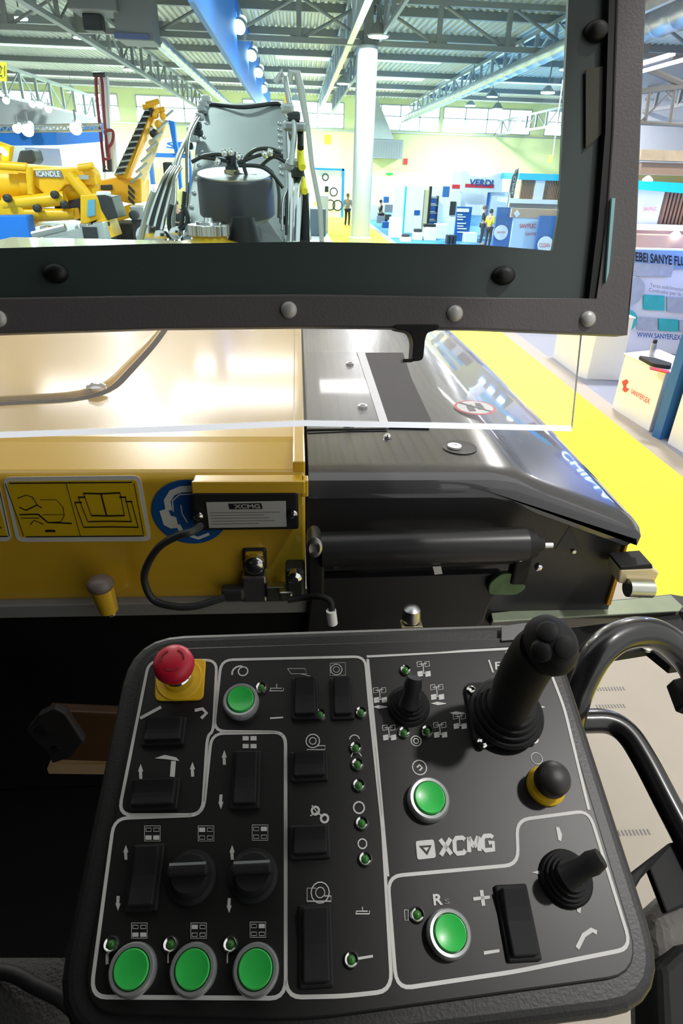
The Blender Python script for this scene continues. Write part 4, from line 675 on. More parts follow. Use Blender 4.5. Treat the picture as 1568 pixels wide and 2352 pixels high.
# clip, catch and sensors on the lower edge
cl = thing('cable_clip', 'grey clamp block with a big screw on the lower yellow face', 'clamp', aY(585, 1385, .95))
q = aY(583, 1300, .95); MB(Matrix.Translation(q) @ Matrix.Rotation(math.pi/2, 4, 'X')).lathe([(.019, -.03), (.019, 0), (.014, .004)], 20).build('screw', 'chrome', cl, smooth=40); MB(Matrix.Translation(q+V3((0, .03, 0)))).box((0, 0, .0), (.046, .02, .05)).build('screw_seat', 'cable', cl, bevel=.006)
rect(557, 1326, 612, 1384, .95, .03).build('block', 'steel', cl, bevel=.004); rect(508, 1357, 560, 1382, .94, .025).build('plug', 'cable', cl, bevel=.005); rect(612, 1350, 655, 1382, .94, .02).build('plate', 'zinc', cl, bevel=.002); rect(562, 1270, 604, 1300, YF-.012, .01).build('yellow_lug', 'yellow', cl, bevel=.004)
c2 = thing('latch', 'black and zinc latch between the yellow face and the dark panel', 'latch', aY(685, 1380, .92)); rect(655, 1310, 700, 1372, .92, .04).build('body', 'cable', c2, bevel=.006); q = aY(676, 1326, .915); MB(Matrix.Translation(q) @ Matrix.Rotation(math.pi/2, 4, 'X')).lathe([(.013, -.01), (.013, .004), (.007, .01)], 16).build('bolt', 'chrome', c2, smooth=40); rect(640, 1362, 672, 1382, .915, .02).build('tongue', 'zinc', c2, bevel=.004)
pk = thing('pin', 'yellow pin with a grey domed head at the lower edge of the hood', 'pin', aY(245, 1410, .93)); ax = (aY(232, 1345, .93), aY(250, 1402, .93))
MB().tube([ax[0], ax[1]], [.022, .017], 18).build('stem', 'yellow', pk, smooth=40); MB().ball(ax[0]+V3((0, -.002, .004)), .024, sq=(1, 1, .7)).build('head', mat('pinkish_cap', (.2, .16, .14), .35), pk, smooth=60); MB().tube([ax[1], ax[1]+(ax[1]-ax[0])*.15], .012, 12).build('tip', 'chrome', pk)
le = thing('lower_ledge', 'dark steel ledge under the yellow hood face', 'ledge', (-.9, .9, 2.2)); zl = aY(300, 1372, YF).z
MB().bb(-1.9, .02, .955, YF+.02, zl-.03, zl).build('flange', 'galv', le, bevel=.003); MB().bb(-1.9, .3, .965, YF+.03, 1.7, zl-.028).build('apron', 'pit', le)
# ---- black side hood
bh = thing('side_hood', 'gloss black side hood sloping down to the right beside the yellow one', 'hood', (.35, 2.4, 2.3))
sec = [(712, 1094), (1095, 1092), (1180, 1098), (1300, 1142), (1400, 1178), (1462, 1200)]
Yn = .985; z1 = 2.524
top = [V3((.018, Yn, z1)), V3((.345, Yn, z1)), V3((.36, Yn, z1-.0003)), V3((.40, Yn, z1-.006)), V3((.455, Yn, z1-.0285)), V3((.47, Yn, z1-.035)), V3((.49, Yn, z1-.0427)), V3((.60, Yn, z1-.085)), V3((.635, Yn, z1-.0995)), V3((.662, Yn, z1-.112)), V3((.672, Yn, z1-.124)), V3((.668, Yn, z1-.14))]
lower = [V3((.65, Yn, z1-.155)), V3((.45, Yn, z1-.078)), V3((.40, Yn, z1-.052)), V3((.36, Yn, z1-.045)), V3((.018, Yn, z1-.045))]
def scale(p, Y, k): return V3((p.x*k, Y, p.z))
rings = [[scale(p, Yn+.0, 1)+V3((0, .02, -.022 if i < 7 else 0)) for i, p in enumerate(top+lower)]]
b1 = MB(); ys = [(Yn-.004, -.03, .985), (Yn+.002, -.012, .995), (Yn+.02, -.003, 1), (Yn+.05, 0, 1), (1.5, 0, 1.01), (2.2, 0, 1.0), (3.0, 0, .96), (4.4, 0, .9)]
vs = []; nn = len(top+lower)
for (Y, dz, k) in ys: vs += [V3((max(.018, p.x*k), Y, p.z+(dz if i < len(top)-1 else 0))) for i, p in enumerate(top+lower)]
fs = [tuple(range(nn)), tuple(range(len(vs)-1, len(vs)-nn-1, -1))] + [(i*nn+j, i*nn+(j+1) % nn, (i+1)*nn+(j+1) % nn, (i+1)*nn+j) for i in range(len(ys)-1) for j in range(nn)]
b1.add(vs, fs).build('shell', 'blackpaint', bh, smooth=28)
bz = lambda x, y: aZ(x, y, z1+.001)
lt = MB().prism([bz(704, 989), bz(888, 987), bz(818, 811), bz(700, 811)], (0, 0, .004)); lt.build('service_lid', mat('lid_grey', (.06, .062, .066), .25, coat=.5), bh, bevel=.002)
MB().strip([bz(706, 994), bz(800, 990), bz(888, 989)], .006, (0, 0, 1), .0008).build('lid_gap', 'ink', bh)
MB().prism([bz(819, 812), bz(837, 812), bz(894, 984), bz(874, 984)], (0, 0, .006)).build('white_strip', 'whitewall', bh, bevel=.001)
MB().prism([bz(838, 812), bz(925, 812), bz(945, 872), bz(990, 968), bz(985, 986), bz(893, 984)], (0, 0, .003)).build('dark_patch', mat('dull_black', (.006, .005, .006), .85, spec=.15), bh, bevel=.001)  # flat dull black patch laid on the hood top
for x, y in ((803, 840), (832, 939), (800, 982)): q = bz(x, y)+V3((0, 0, .004)); MB(Matrix.Translation(q)).lathe([(.011, 0), (.011, .004), (.006, .007)], 14).build('lid_bolt', 'steel', bh, smooth=40)
q = bz(890, 1005); MB(Matrix.Translation(q)).lathe([(.008, 0), (.008, .005), (.005, .008)], 12).build('lid_bolt', 'chrome', bh, smooth=40)
q = bz(1055, 1028)+V3((0, 0, -.001)); MB(Matrix.Translation(q)).lathe([(.034, 0), (.034, .0022), (.031, .0020), (.02, .0016)], 28).build('recess_shade', 'ink', bh, smooth=40); q = bz(1043, 1027); MB(Matrix.Translation(q)).lathe([(.014, 0), (.014, .004), (.006, .0045), (.005, .003)], 20).build('recess_bolt', 'whitewall', bh, smooth=20)  # flat black disc stands in for the shade inside a recess
# round no-step sticker
cs = bz(1090, 937); ss_ = thing('no_step_sticker', 'small round red ringed sticker on the black side hood', 'sticker', cs)
MB(Matrix.Translation(cs)).lathe([(.048, .0005), (.048, .0015)], 32).build('ring', 'sred', ss_); MB(Matrix.Translation(cs)).lathe([(.042, .0015), (.042, .002)], 32).build('disc', 'white', ss_)
fo = MB()
for sx in (-1, 1): fo.prism([(cs.x+sx*.012+a*.008, cs.y+b*.022+sx*.006, cs.z+.002) for a, b in ((-1, -1), (1, -1), (1.1, 0), (.9, 1), (-.6, 1), (-1, .2))], (0, 0, .0006))
fo.strip([cs+V3((-.03, .03, .0025)), cs+V3((.03, -.03, .0025))], .006, (0, 0, 1)); fo.build('pictogram', 'ink', ss_)
# front face of the side hood
ff = thing('side_bodywork', 'black side body panel below the gloss black hood', 'body panel', (.33, Yn, 1.6))
MB().prism([(.014, Yn+.012, z1-.05), (.36, Yn+.012, z1-.05), (.41, Yn+.012, z1-.062), (.655, Yn+.012, z1-.15), (.655, Yn+.012, 2.2), (.62, Yn+.012, 1.3), (.014, Yn+.012, 1.3)], (0, 3.2, 0)).build('panel', mat('side_panel_black', (.034, .033, .034), .3, noise=.1), ff, bevel=.004)
MB().prism([aY(1446, 1222, Yn+.005), aY(1450, 1222, Yn+.005), aY(1402, 1390, Yn+.005), aY(1393, 1390, Yn+.005)], (0, .05, 0)).build('yellow_lit_edge', 'orange', ff)  # orange strip paints the yellow light along the panel edge
q = aY(1318, 1267, Yn+.008); MB(Matrix.Translation(q) @ Matrix.Rotation(math.pi/2, 4, 'X')).lathe([(.004, -.004), (.004, .002)], 12).build('bolt', 'chrome', ff)
for (x0, y0, x1, y1, x2, y2, nm) in ((1275, 1262, 1337, 1260, 1308, 1208, 'pale_triangle'),): MB().prism([aY(x0, y0, Yn+.011), aY(x1, y1, Yn+.011), aY(x2, y2, Yn+.011)], (0, .002, 0)).build('triangle_reflector', mat('dim_grey', (.05, .048, .045), .5), ff)
lw = MB(); lw.prism([aY(715, 1330, .94), aY(1150, 1317, .94), aY(1175, 1340, .94), aY(1130, 1375, .94), aY(1110, 1430, .94), aY(1000, 1500, .94), aY(700, 1500, .94)], (0, .02, 0)); S(lw, 'lower_cover', mat('cover_black', (.013, .013, .014), .45, noise=.1), 'dark cover plate below the black cylinder', 'cover', bevel=.004)
# gas cylinder
gc = thing('hydraulic_cylinder', 'black horizontal cylinder across the dark side panel', 'cylinder', aY(980, 1290, .93))
a, b = aY(738, 1262, .93), aY(1205, 1250, .93)
MB().tube([a, b], .032, 28).build('barrel', mat('cylinder_black', (.02, .02, .021), .33), gc, smooth=40); MB().tube([b, b+V3((.018, 0, .001)), b+V3((.02, 0, .001)), b+V3((.034, 0, .002))], [.030, .026, .018, .012], 20).build('end_cap', 'black', gc, smooth=40); MB().tube([b+V3((.03, -.004, .0)), b+V3((.05, -.004, 0))], .006, 12).build('rod_tip', 'chrome', gc, smooth=40)
q = aY(722, 1258, .90); MB(Matrix.Translation(q) @ Matrix.Rotation(math.pi/2, 4, 'X')).lathe([(.017, -.04), (.017, 0), (.012, .003), (.006, .002)], 20, sx=.8, sy=1.25).build('pivot_bolt', 'steel', gc, smooth=40); rect(706, 1255, 745, 1370, .915, .03).build('bracket', 'black', gc, bevel=.005)
rect(1178, 1284, 1218, 1345, .92, .03).build('bracket', 'black', gc, bevel=.005)
for (x, y) in ((1196, 1281), (1236, 1303)): q = aY(x, y, .91); MB(Matrix.Translation(q) @ Matrix.Rotation(math.pi/2, 4, 'X')).lathe([(.007, -.005), (.007, .003), (.004, .005)], 12).build('bolt', 'chrome', gc, smooth=40)
MB().tube([aY(745, 1305, .93), aY(1180, 1288, .93)], .006, 8).build('guide_rod', 'black', gc); MB().prism([aY(762, 1300, .92), aY(778, 1300, .92), aY(770, 1308, .92)], (0, .01, 0)).build('pin', 'chrome', gc)
S(MB().prism([aY(992, 1296, .925), aY(1011, 1295, .925), aY(1016, 1318, .925), aY(998, 1320, .925)], (0, .004, 0)), 'white_tag', 'white', 'small white tag below the black cylinder', 'tag')
S(MB().prism(rnd([aY(1122, 1340, .925), aY(1150, 1318, .925), aY(1185, 1318, .925), aY(1210, 1352, .925), aY(1185, 1368, .925), aY(1120, 1366, .925)], .01), (0, .012, 0)), 'zinc_bracket', mat('green_lit_zinc', (.09, .16, .07), .35, .5, noise=.4, nscale=40), 'zinc bracket with green light in its colour at the right end below the cylinder', 'bracket', bevel=.002)  # green light falling on the bracket is put into its base colour
tl = thing('toggle_latch', 'chrome toggle latch standing behind the top edge of the console', 'latch', aY(944, 1434, .8)); q = aY(944, 1418, .8)
MB(Matrix.Translation(q)).lathe([(.014, -.006), (.016, 0), (.014, .018), (.006, .024)], 20).build('knob', 'steel', tl, smooth=40); MB(Matrix.Translation(q)).box((0, -.005, -.01), (.036, .02, .004)).build('base_plate', mat('brass_pale', (.6, .55, .35), .3, 1), tl, bevel=.001)
S(MB().tube([aY(760, 1402, .86), aY(764, 1432, .86)], .009, 14), 'hose_end', 'whitewall', 'small white hose end hanging left of the console rear edge', 'hose end', smooth=40)
S(MB().tube(curve([aY(762, 1402, .86), aY(758, 1380, .87), aY(735, 1370, .88), aY(700, 1372, .9), aY(660, 1378, .9)]), .006, 10), 'cable', 'rubber', 'short black cable leading from the latch to the white hose end', 'cable', smooth=60)
# ================================================================== WINDSCREEN
ws = thing('windscreen', 'windscreen in a thick black frame with a dark tinted border', 'windscreen', WW(700, 700))
bt = [(-700, 800), (-300, 778), (0, 766), (350, 755), (700, 751), (1100, 756), (1440, 770)]
ib = [(1392, 690), (1100, 682), (700, 676), (500, 677), (250, 682), (0, 684), (-300, 692), (-700, 712)]
fr = MB(); T = -WN*.022
fr.prism([WW(*p) for p in bt]+[WW(1440, 770)], T) if 0 else None
def band(outer, inner, t, d=0):               # strip between two pixel polylines on the windscreen plane
    m = MB(); n = len(outer)
    for i in range(n-1): m.prism([WW(*outer[i], d), WW(*outer[i+1], d), WW(*inner[i+1], d), WW(*inner[i], d)], -WN*t)
    bm = bmesh.new(); me = D.meshes.new('t'); me.from_pydata([tuple(v) for v in m.v], [], m.f); bm.from_mesh(me); bmesh.ops.remove_doubles(bm, verts=bm.verts, dist=1e-5)
    seen = {}; dele = []
    for f in bm.faces:
        k = tuple(sorted(v.index for v in f.verts))
        if k in seen: dele += [f, seen[k]]
        else: seen[k] = f
    bmesh.ops.delete(bm, geom=list(set(dele)), context='FACES_ONLY'); bm.to_mesh(me); bm.free()
    r = MB(); r.add([v.co for v in me.vertices], [tuple(p.vertices) for p in me.polygons]); D.meshes.remove(me); return r
o_ = [(-700, 800), (-300, 778), (0, 766), (350, 755), (700, 751), (1100, 756), (1440, 770), (1462, 560), (1472, 300), (1484, 0), (1500, -400)]
i_ = [(-700, 716), (-300, 692), (0, 684), (350, 679), (700, 676), (1100, 682), (1372, 690), (1392, 500), (1406, 300), (1416, 0), (1430, -400)]
band(o_, i_, .03).build('frame', 'frame', ws, bevel=.002)
j_ = [(-700, 590), (-300, 578), (0, 570), (350, 560), (700, 555), (1100, 562), (1268, 576), (1284, 480), (1292, 300), (1305, 0), (1322, -400)]
band(i_, j_, .006, -.012).build('tinted_border', 'frit', ws)
k_ = [(1364, 690), (1384, 500), (1398, 300), (1408, 0), (1424, -400)]
band([(1376, 694), (1395, 500), (1409, 300), (1419, 0), (1434, -400)], [(1352, 690), (1374, 500), (1390, 300), (1398, 0), (1412, -400)], .008, -.002).build('seal', 'seal', ws)
MB().prism([WW(x, y, -.019) for x, y in j_]+[WW(-700, -400, -.019)], -WN*.004).build('glass', 'wglass', ws)
for x, y in ((-4, 732), (663, 712), (1044, 720), (1349, 733), (-350, 752)):
    q = WW(x, y, .0); m_ = Matrix.Translation(q) @ WN.to_track_quat('Z', 'Y').to_matrix().to_4x4(); MB(m_).lathe([(.0098, 0), (.0098, .002), (.007, .005), (.002, .006)], 20).build('frame_bolt', 'tagm', ws, smooth=60)
for (x, y) in ((122, 625), (1162, 630), (1378, 62)):
    q = WW(x, y, .0); m_ = Matrix.Translation(q) @ WN.to_track_quat('Z', 'Y').to_matrix().to_4x4(); MB(m_).lathe([(.0125, -.010), (.012, -.006), (.009, -.001), (.003, 0)], 24, sx=1.15, sy=.9).build('glass_fixing', 'seal', ws, smooth=60)
MB().prism([WW(x, y, .004) for x, y in ((1405, 455), (1413, 455), (1398, 625), (1391, 650))], -WN*.004).build('glass_edge', mat('glass_edge_teal', (.35, .65, .68), .2), ws)
MB().prism([WW(x, y, -.008) for x, y in ((1345, 160), (1392, 150), (1390, 300), (1345, 340))], -WN*.002).build('inner_label', mat('dim_olive', (.05, .05, .03), .4), ws)
# acrylic guard below
ag = thing('acrylic_guard', 'clear acrylic guard sheet with an artificially glowing lower edge below the frame', 'guard', WW(700, 900))
ab = [(-700, 1030), (-300, 1010), (0, 999), (350, 987), (700, 972), (1000, 977), (1312, 984)]
MB().prism([WW(x, y, -.034) for x, y in ab+[(1336, 740), (-700, 760)]], -WN*.004).build('sheet', 'acrylic', ag)
MB().strip([WW(x, y, -.030) for x, y in ab], .0075, WN, .001).build('glow_edge', 'acry', ag); MB().strip([WW(x, y, -.030) for x, y in ((1312, 984), (1336, 745))], .0018, WN, .001).build('side_edge', mat('acrylic_side', (.5, .5, .5), .3), ag)  # lower edge emits to imitate light caught in the sheet
hb = thing('guard_hanger', 'black plastic hanger reaching down from the windscreen frame', 'hanger', WW(958, 800))
MB().prism(rnd([WW(905, 745, .002), WW(1010, 745, .002), WW(1008, 757, .002), WW(982, 762, .002), WW(976, 780, .002), WW(972, 828, .002), WW(946, 830, .002), WW(950, 785, .002), WW(942, 762, .002), WW(906, 756, .002)], .006), -WN*.03).build('arm', 'black', hb, bevel=.003)
MB().prism([WW(925, 824, .0), WW(948, 824, .0), WW(948, 832, .0), WW(925, 832, .0)], -WN*.02).build('clip', 'ink', hb, bevel=.001); 
# unseen canopy and walls added to darken the operator stand, plus its platform
cn = thing('canopy', 'unseen dark canopy roof added to shade the operator stand', 'canopy', (0, -.2, 4.3)); MB().bb(-1.7, .935, -1.6, .75, 4.25, 4.33).build('roof', 'pit', cn, bevel=.02)  # right edge placed to shade the left half of the console
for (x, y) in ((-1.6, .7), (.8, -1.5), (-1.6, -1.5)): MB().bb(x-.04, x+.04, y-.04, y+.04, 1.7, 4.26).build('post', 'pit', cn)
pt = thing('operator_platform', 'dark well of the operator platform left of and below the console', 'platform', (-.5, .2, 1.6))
MB().bb(-1.7, .42, -1.5, .96, 1.7, 1.74).build('deck', 'pit', pt); MB().bb(-1.72, -1.68, -1.5, 1.0, 1.7, 4.25).build('side_shade_wall', 'pit', pt); MB().bb(-1.7, .85, -1.55, -1.5, 1.7, 4.25).build('rear_shade_wall', 'pit', pt)  # unseen side and rear walls added to block light from the console
op = thing('ochre_panel', 'dim ochre lit panel low in the dark well left of the console', 'panel', aY(190, 1780, .75)); MB().prism([aY(108, 1632, .8), aY(290, 1640, .8), aY(270, 1775, .75), aY(112, 1770, .75)], (0, .02, 0)).build('plate', 'dkor', op, bevel=.003); MB().prism([aY(108, 1766, .74), aY(270, 1771, .74), aY(268, 1779, .73), aY(112, 1777, .73)], (0, .02, 0)).build('lip', mat('ochre_edge', (.15, .09, .03), .5), op)
hk = thing('hanging_plate', 'dim grey irregular plate with two holes in the dark well', 'plate', aY(120, 1740, .72)); MB().prism([aY(x, y, .72) for x, y in ((60, 1680), (88, 1645), (125, 1628), (150, 1640), (193, 1705), (165, 1740), (120, 1755), (105, 1725), (75, 1700))], (0, .015, 0)).build('plate', mat('dim_plate', (.018, .016, .017), .6, noise=.4, nscale=40), hk, bevel=.003)
for (x, y, r_) in ((97, 1680, .010), (130, 1720, .006)): q = aY(x, y, .719); MB(Matrix.Translation(q) @ Matrix.Rotation(math.pi/2, 4, 'X')).lathe([(r_, 0), (r_, .002)], 16).build('hole', 'ink', hk)
st_ = thing('operator_chair', 'dark grey woven fabric seat corner in the lower left of the picture', 'seat', PP(0, 2300, -.16))
g = MB(); W_, H_ = 16, 12
def seat_mesh(corners, h, bul, nm, parent):
    g = MB(); vs = []; a, b, c, d = [V3(PP(x, y, h)) for x, y in corners]
    for j in range(H_+1):
        for i in range(W_+1):
            u, v = i/W_, j/H_; p = (a*(1-u)+b*u)*(1-v)+(d*(1-u)+c*u)*v; k = (1-abs(2*u-1)**4)*(1-abs(2*v-1)**4); vs.append(p+PN*bul*k)
    n = len(vs); vs += [p-PN*(bul+.06) for p in vs]
    fs = [(j*(W_+1)+i, j*(W_+1)+i+1, (j+1)*(W_+1)+i+1, (j+1)*(W_+1)+i) for j in range(H_) for i in range(W_)]
    bd = [i for i in range(W_+1)]+[j*(W_+1)+W_ for j in range(1, H_+1)]+[H_*(W_+1)+i for i in range(W_-1, -1, -1)]+[j*(W_+1) for j in range(H_-1, 0, -1)]
    fs += [(bd[i], bd[(i+1) % len(bd)], bd[(i+1) % len(bd)]+n, bd[i]+n) for i in range(len(bd))]
    return g.add(vs, fs).build(nm, 'fabric', parent, smooth=60)
seat_mesh([(-320, 2200), (165, 2200), (190, 2560), (-320, 2560)], -.15, .03, 'cushion', st_)
MB().tube(curve([PP(-120, 2215, -.135), PP(20, 2235, -.118), PP(75, 2262, -.118), PP(140, 2295, -.125), PP(180, 2330, -.135)]), .006, 10).build('piping', 'black', st_, smooth=60)
s3 = thing('seat_cover', 'grey fabric bundle with dark folds at the lower right picture edge', 'fabric', PP(1560, 2200, -.2))
g = MB(); vs = []
out = [(1568, 2040), (1530, 2075), (1497, 2105), (1500, 2150), (1512, 2210), (1520, 2352), (1540, 2500), (1800, 2500), (1800, 2000)]
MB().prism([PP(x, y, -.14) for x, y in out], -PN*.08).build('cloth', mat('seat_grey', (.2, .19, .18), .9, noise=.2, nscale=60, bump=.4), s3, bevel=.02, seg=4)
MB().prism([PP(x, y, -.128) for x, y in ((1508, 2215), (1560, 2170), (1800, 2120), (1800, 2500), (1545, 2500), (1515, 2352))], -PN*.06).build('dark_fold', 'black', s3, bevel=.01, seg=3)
# ================================================================== RIGHT SIDE RAILS
def fl_(pts, Y): return [aY(x, y, Y) for x, y in pts]
rb = thing('support_rail', 'flat zinc plated steel rail with green light put into its colour behind the joystick', 'rail', aY(1350, 1420, .8))
MB().prism([aZ(1128, 1408, 2.2), aZ(1540, 1366, 2.2), aZ(1568, 1392, 2.2), aZ(1560, 1402, 2.2), aZ(1132, 1427, 2.2)], (0, 0, -.004)).build('top_face', mat('green_lit_rail', (.36, .42, .3), .3, .3, noise=.4, nscale=9), rb, bevel=.001)  # base colour carries the green light lying on the rail
MB().prism([aZ(1128, 1427, 2.196), aZ(1560, 1402, 2.196), aZ(1640, 1440, 2.196), aZ(1640, 1380, 2.196), aZ(1540, 1364, 2.196), aZ(1128, 1406, 2.196)], (0, 0, -.03)).build('bar', 'blackpaint', rb, bevel=.002)
sp = MB().prism([aZ(1200, 1455, 2.19), aZ(1560, 1410, 2.19), aZ(1620, 1520, 2.19), aZ(1540, 1530, 2.19), aZ(1490, 1490, 2.19), aZ(1300, 1520, 2.19)], (0, 0, -.02)).build('gusset', 'black', rb, bevel=.002)
q = aZ(1483, 1490, 2.2); MB(Matrix.Translation(q)).lathe([(.012, 0), (.012, .006), (.006, .009)], 14).build('bolt', 'zinc', rb, smooth=40)
yb = thing('hinge_block', 'brass coloured hinge block with black top at the end of the side body', 'hinge', aY(1465, 1365, .93)); a = aY(1423, 1330, .93)
MB().prism(fl_([(1424, 1309), (1498, 1306), (1514, 1316), (1500, 1345), (1470, 1345), (1420, 1340)], .93), (0, .05, 0)).build('block', mat('pale_brass', (.85, .7, .42), .4, .2), yb, bevel=.003); MB().prism(fl_([(1424, 1302), (1497, 1296), (1500, 1306), (1424, 1310)], .93), (0, .05, 0)).build('pad', 'black', yb, bevel=.002); MB().tube(fl_([(1440, 1350), (1495, 1352)], .92), .018, 18).build('pin', 'zinc', yb, smooth=40)
def pipe(pts, r, name, label, m='rail'):
    o = S(MB().tube(curve([PP(x, y, h) for x, y, h in pts]), r, 18), name, m, label, 'handrail', smooth=60); return o
pipe([(1290, 1760, -.2), (1310, 1640, -.11), (1332, 1570, -.08), (1372, 1500, -.055), (1425, 1460, -.05), (1490, 1453, -.055), (1548, 1482, -.07), (1600, 1550, -.1), (1650, 1690, -.16), (1700, 1960, -.4), (1740, 2200, -.8)], .0175, 'handrail', 'thick black handrail arching right of the joystick')
hr2 = thing('step_handrail', 'black bent handrail with a bracket right of the console', 'handrail', PP(1500, 1950, -.12))
MB().tube(curve([PP(x, y, -.12) for x, y in ((1240, 1650), (1330, 1656), (1395, 1658), (1440, 1685), (1480, 1745), (1530, 1840), (1590, 1955), (1640, 2060))]), .0135, 18).build('tube', 'rail', hr2, smooth=60)
MB().prism([PP(x, y, -.125) for x, y in ((1430, 2020), (1540, 1935), (1620, 1925), (1620, 2060), (1530, 2098), (1488, 1990), (1460, 2040))], -PN*.01).build('bracket', 'black', hr2, bevel=.002)
MB().prism([PP(x, y, -.13) for x, y in ((1545, 1560), (1620, 1540), (1620, 1640), (1568, 1620))], -PN*.02).build('plate', 'black', hr2, bevel=.002)
# ================================================================== CONTROL CONSOLE
co = thing('control_console', 'black control console with green buttons, joysticks and a red emergency stop', 'control panel', PP(800, 2000, -.05))
def rp(pts, r, h=0): return rnd([PP(x, y, h) for x, y in pts], r, 6)
outl = [(300, 1456), (1268, 1424), (1562, 2318), (700, 2425), (96, 2410)]
MB().prism(rp(outl, .052, -.004), -PN*.06).build('tray', 'console', co, bevel=.010, seg=4)
inn = [(332, 1490), (1245, 1462), (1480, 2238), (700, 2345), (180, 2330)]
MB().prism(rp(inn, .028, 0), -PN*.012).build('face_plate', 'plate', co, bevel=.0015)
def wl_(pts, r=.012, closed=True, w_=.0026): return MB().strip(rnd([PP(x, y, .0002) for x, y in pts], r, 5, closed), w_, PN, .0003, closed)
ln = MB()
def addm(m): n = len(ln.v); ln.v.extend(m.v); ln.f.extend(tuple(i+n for i in f) for f in m.f)
addm(wl_([(342, 1518), (498, 1516), (490, 1680), (476, 1690), (465, 1872), (272, 1872)], .011))
addm(wl_([(508, 1516), (838, 1508), (848, 1620), (878, 1900), (900, 2276), (790, 2288), (656, 2291), (656, 1682), (490, 1680)], .011))
addm(wl_([(486, 1685), (655, 1682), (656, 2293), (208, 2290), (262, 1880), (466, 1872)], .011))
addm(wl_([(890, 2013), (1190, 1986), (1186, 1884), (1352, 1862), (1450, 2178), (1180, 2232), (910, 2272)], .011))
addm(wl_([(842, 1508), (1205, 1488), (1245, 1495), (1295, 1625), (1352, 1860)], .011, False)); addm(wl_([(844, 1514), (862, 1700), (890, 2013)], .011, False))
ln.build('border_lines', 'white', co)
sy = MB()
def sp_(pts, w_=.0012, h=.0003): sy.strip([PP(x, y, h) for x, y in pts], w_, PN, .0003)
def poly(pts): sy.prism([PP(x, y, .0003) for x, y in pts], PN*.0003)
def arrow(x, y, dy, l=34, w_=8, sk=-1):        # double-width arrow shape pointing up/down
    s = -1 if dy < 0 else 1; poly([(x-w_/2+sk*0, y-l/2), (x+w_/2, y-l/2), (x+w_/2-2, y+l/2), (x-w_/2-2, y+l/2)] if 0 else [(x-3, y-s*l/2), (x+4, y-s*l/2), (x+3, y), (x+6, y), (x, y+s*l/2), (x-6, y), (x-4, y)])
for x, y, s in ((323, 1772, -1), (442, 1767, -1), (515, 1740, -1), (507, 1842, 1), (289, 1958, -1), (271, 2075, 1), (533, 1958, -1), (526, 2080, 1)): arrow(x, y, s)
sp_([(322, 1650), (370, 1624)], .003); sp_([(447, 1632), (465, 1628), (474, 1638), (462, 1650)], .003)
poly([(355, 1742), (378, 1734), (405, 1740), (412, 1748), (382, 1744)]); poly([(393, 1748), (404, 1748), (401, 1785), (390, 1784)])
def squares(x, y, on):
    for (i, j) in ((0, 0), (1, 0), (0, 1), (1, 1)):
        cx_, cy_ = x-9+i*18, y-9+j*18; f = (i, j) in on
        if f: poly([(cx_-7, cy_-5), (cx_+7, cy_-5), (cx_+7, cy_+5), (cx_-7, cy_+5)])
        else: sp_([(cx_-6, cy_-4), (cx_+6, cy_-4), (cx_+6, cy_+4), (cx_-6, cy_+4), (cx_-6, cy_-4)], .0004)
    if len(on) < 4: sp_([(x-18, y-18), (x+18, y-18), (x+18, y+17), (x-18, y+17), (x-18, y-18)], .0004)
squares(573, 1705, {(0, 0), (1, 0), (0, 1), (1, 1)}); squares(350, 1915, {(0, 1), (1, 1)}); squares(473, 1915, {(0, 0)}); squares(597, 1913, {(1, 0)}); squares(320, 2138, {(0, 1), (1, 1)}); squares(456, 2138, {(0, 0)}); squares(592, 2136, {(1, 0)})
def ring(x, y, r, w_=.0007, a0=0, a1=2*math.pi, n=14): c = PP(x, y, .0003); sy.strip([c+PU*math.cos(a0+(a1-a0)*i/n)*r+PV*math.sin(a0+(a1-a0)*i/n)*r for i in range(n+1)], w_, PN, .0003)
ring(558, 1542, .0045, .0012); ring(550, 1546, .007, .0016, 1.2, 3.4)                     # curved arrow over the first button
sp_([(660, 1536), (700, 1536), (704, 1548), (668, 1548), (660, 1536)], .0005); sp_([(690, 1548), (712, 1553)], .0006); ring(772, 1538, .0055, .0007); ring(772, 1538, .003, .0005); sp_([(758, 1524), (793, 1522), (793, 1551), (758, 1552), (758, 1524)], .0004)
ring(718, 1702, .006, .001); ring(718, 1702, .003, .0008); sp_([(704, 1722), (746, 1722), (746, 1713), (730, 1713)], .0008)
ring(735, 2050, .007, .0008); ring(735, 2050, .0035, .0006); sp_([(705, 2070), (760, 2070), (760, 2058), (745, 2058)], .0008); sp_([(705, 2070), (705, 2040), (725, 2040)], .0005)
for (x, y) in ((728, 1862), (745, 1880)): ring(x-(4 if y < 1870 else 0), y, .003, .0018)
sp_([(716, 1850), (728, 1866), (712, 1874)], .001); sp_([(728, 1866), (742, 1876)], .001)
for (x, y) in ((635, 1583), (832, 2095)): sp_([(x-14, y+4), (x-14, y-2), (x, y-2), (x, y-12)], .0008); sp_([(x-16, y+4), (x+16, y+4), (x+16, y-3)], .0008); sp_([(x, y-2), (x+12, y-2)], .0008)
sp_([(620, 1650), (650, 1648)], .0015); sp_([(820, 2202), (856, 2196)], .0016)
for (x, y) in ((814, 1700), (818, 1740)): ring(x, y, .0045, .0009, .2, 3.0)
ring(824, 1855, .0045, .0012); ring(832, 1938, .0035, .001); sp_([(246, 2188), (246, 2215)], .002); sp_([(386, 2190), (386, 2212)], .001); sp_([(522, 2190), (522, 2212)], .001)
ring(955, 1702, .0045, .0009); ring(955, 1702, .0022, .001); ring(963, 1763, .0062, .0009); sp_([(957, 1763), (963, 1757), (969, 1764), (963, 1770)], .0014)
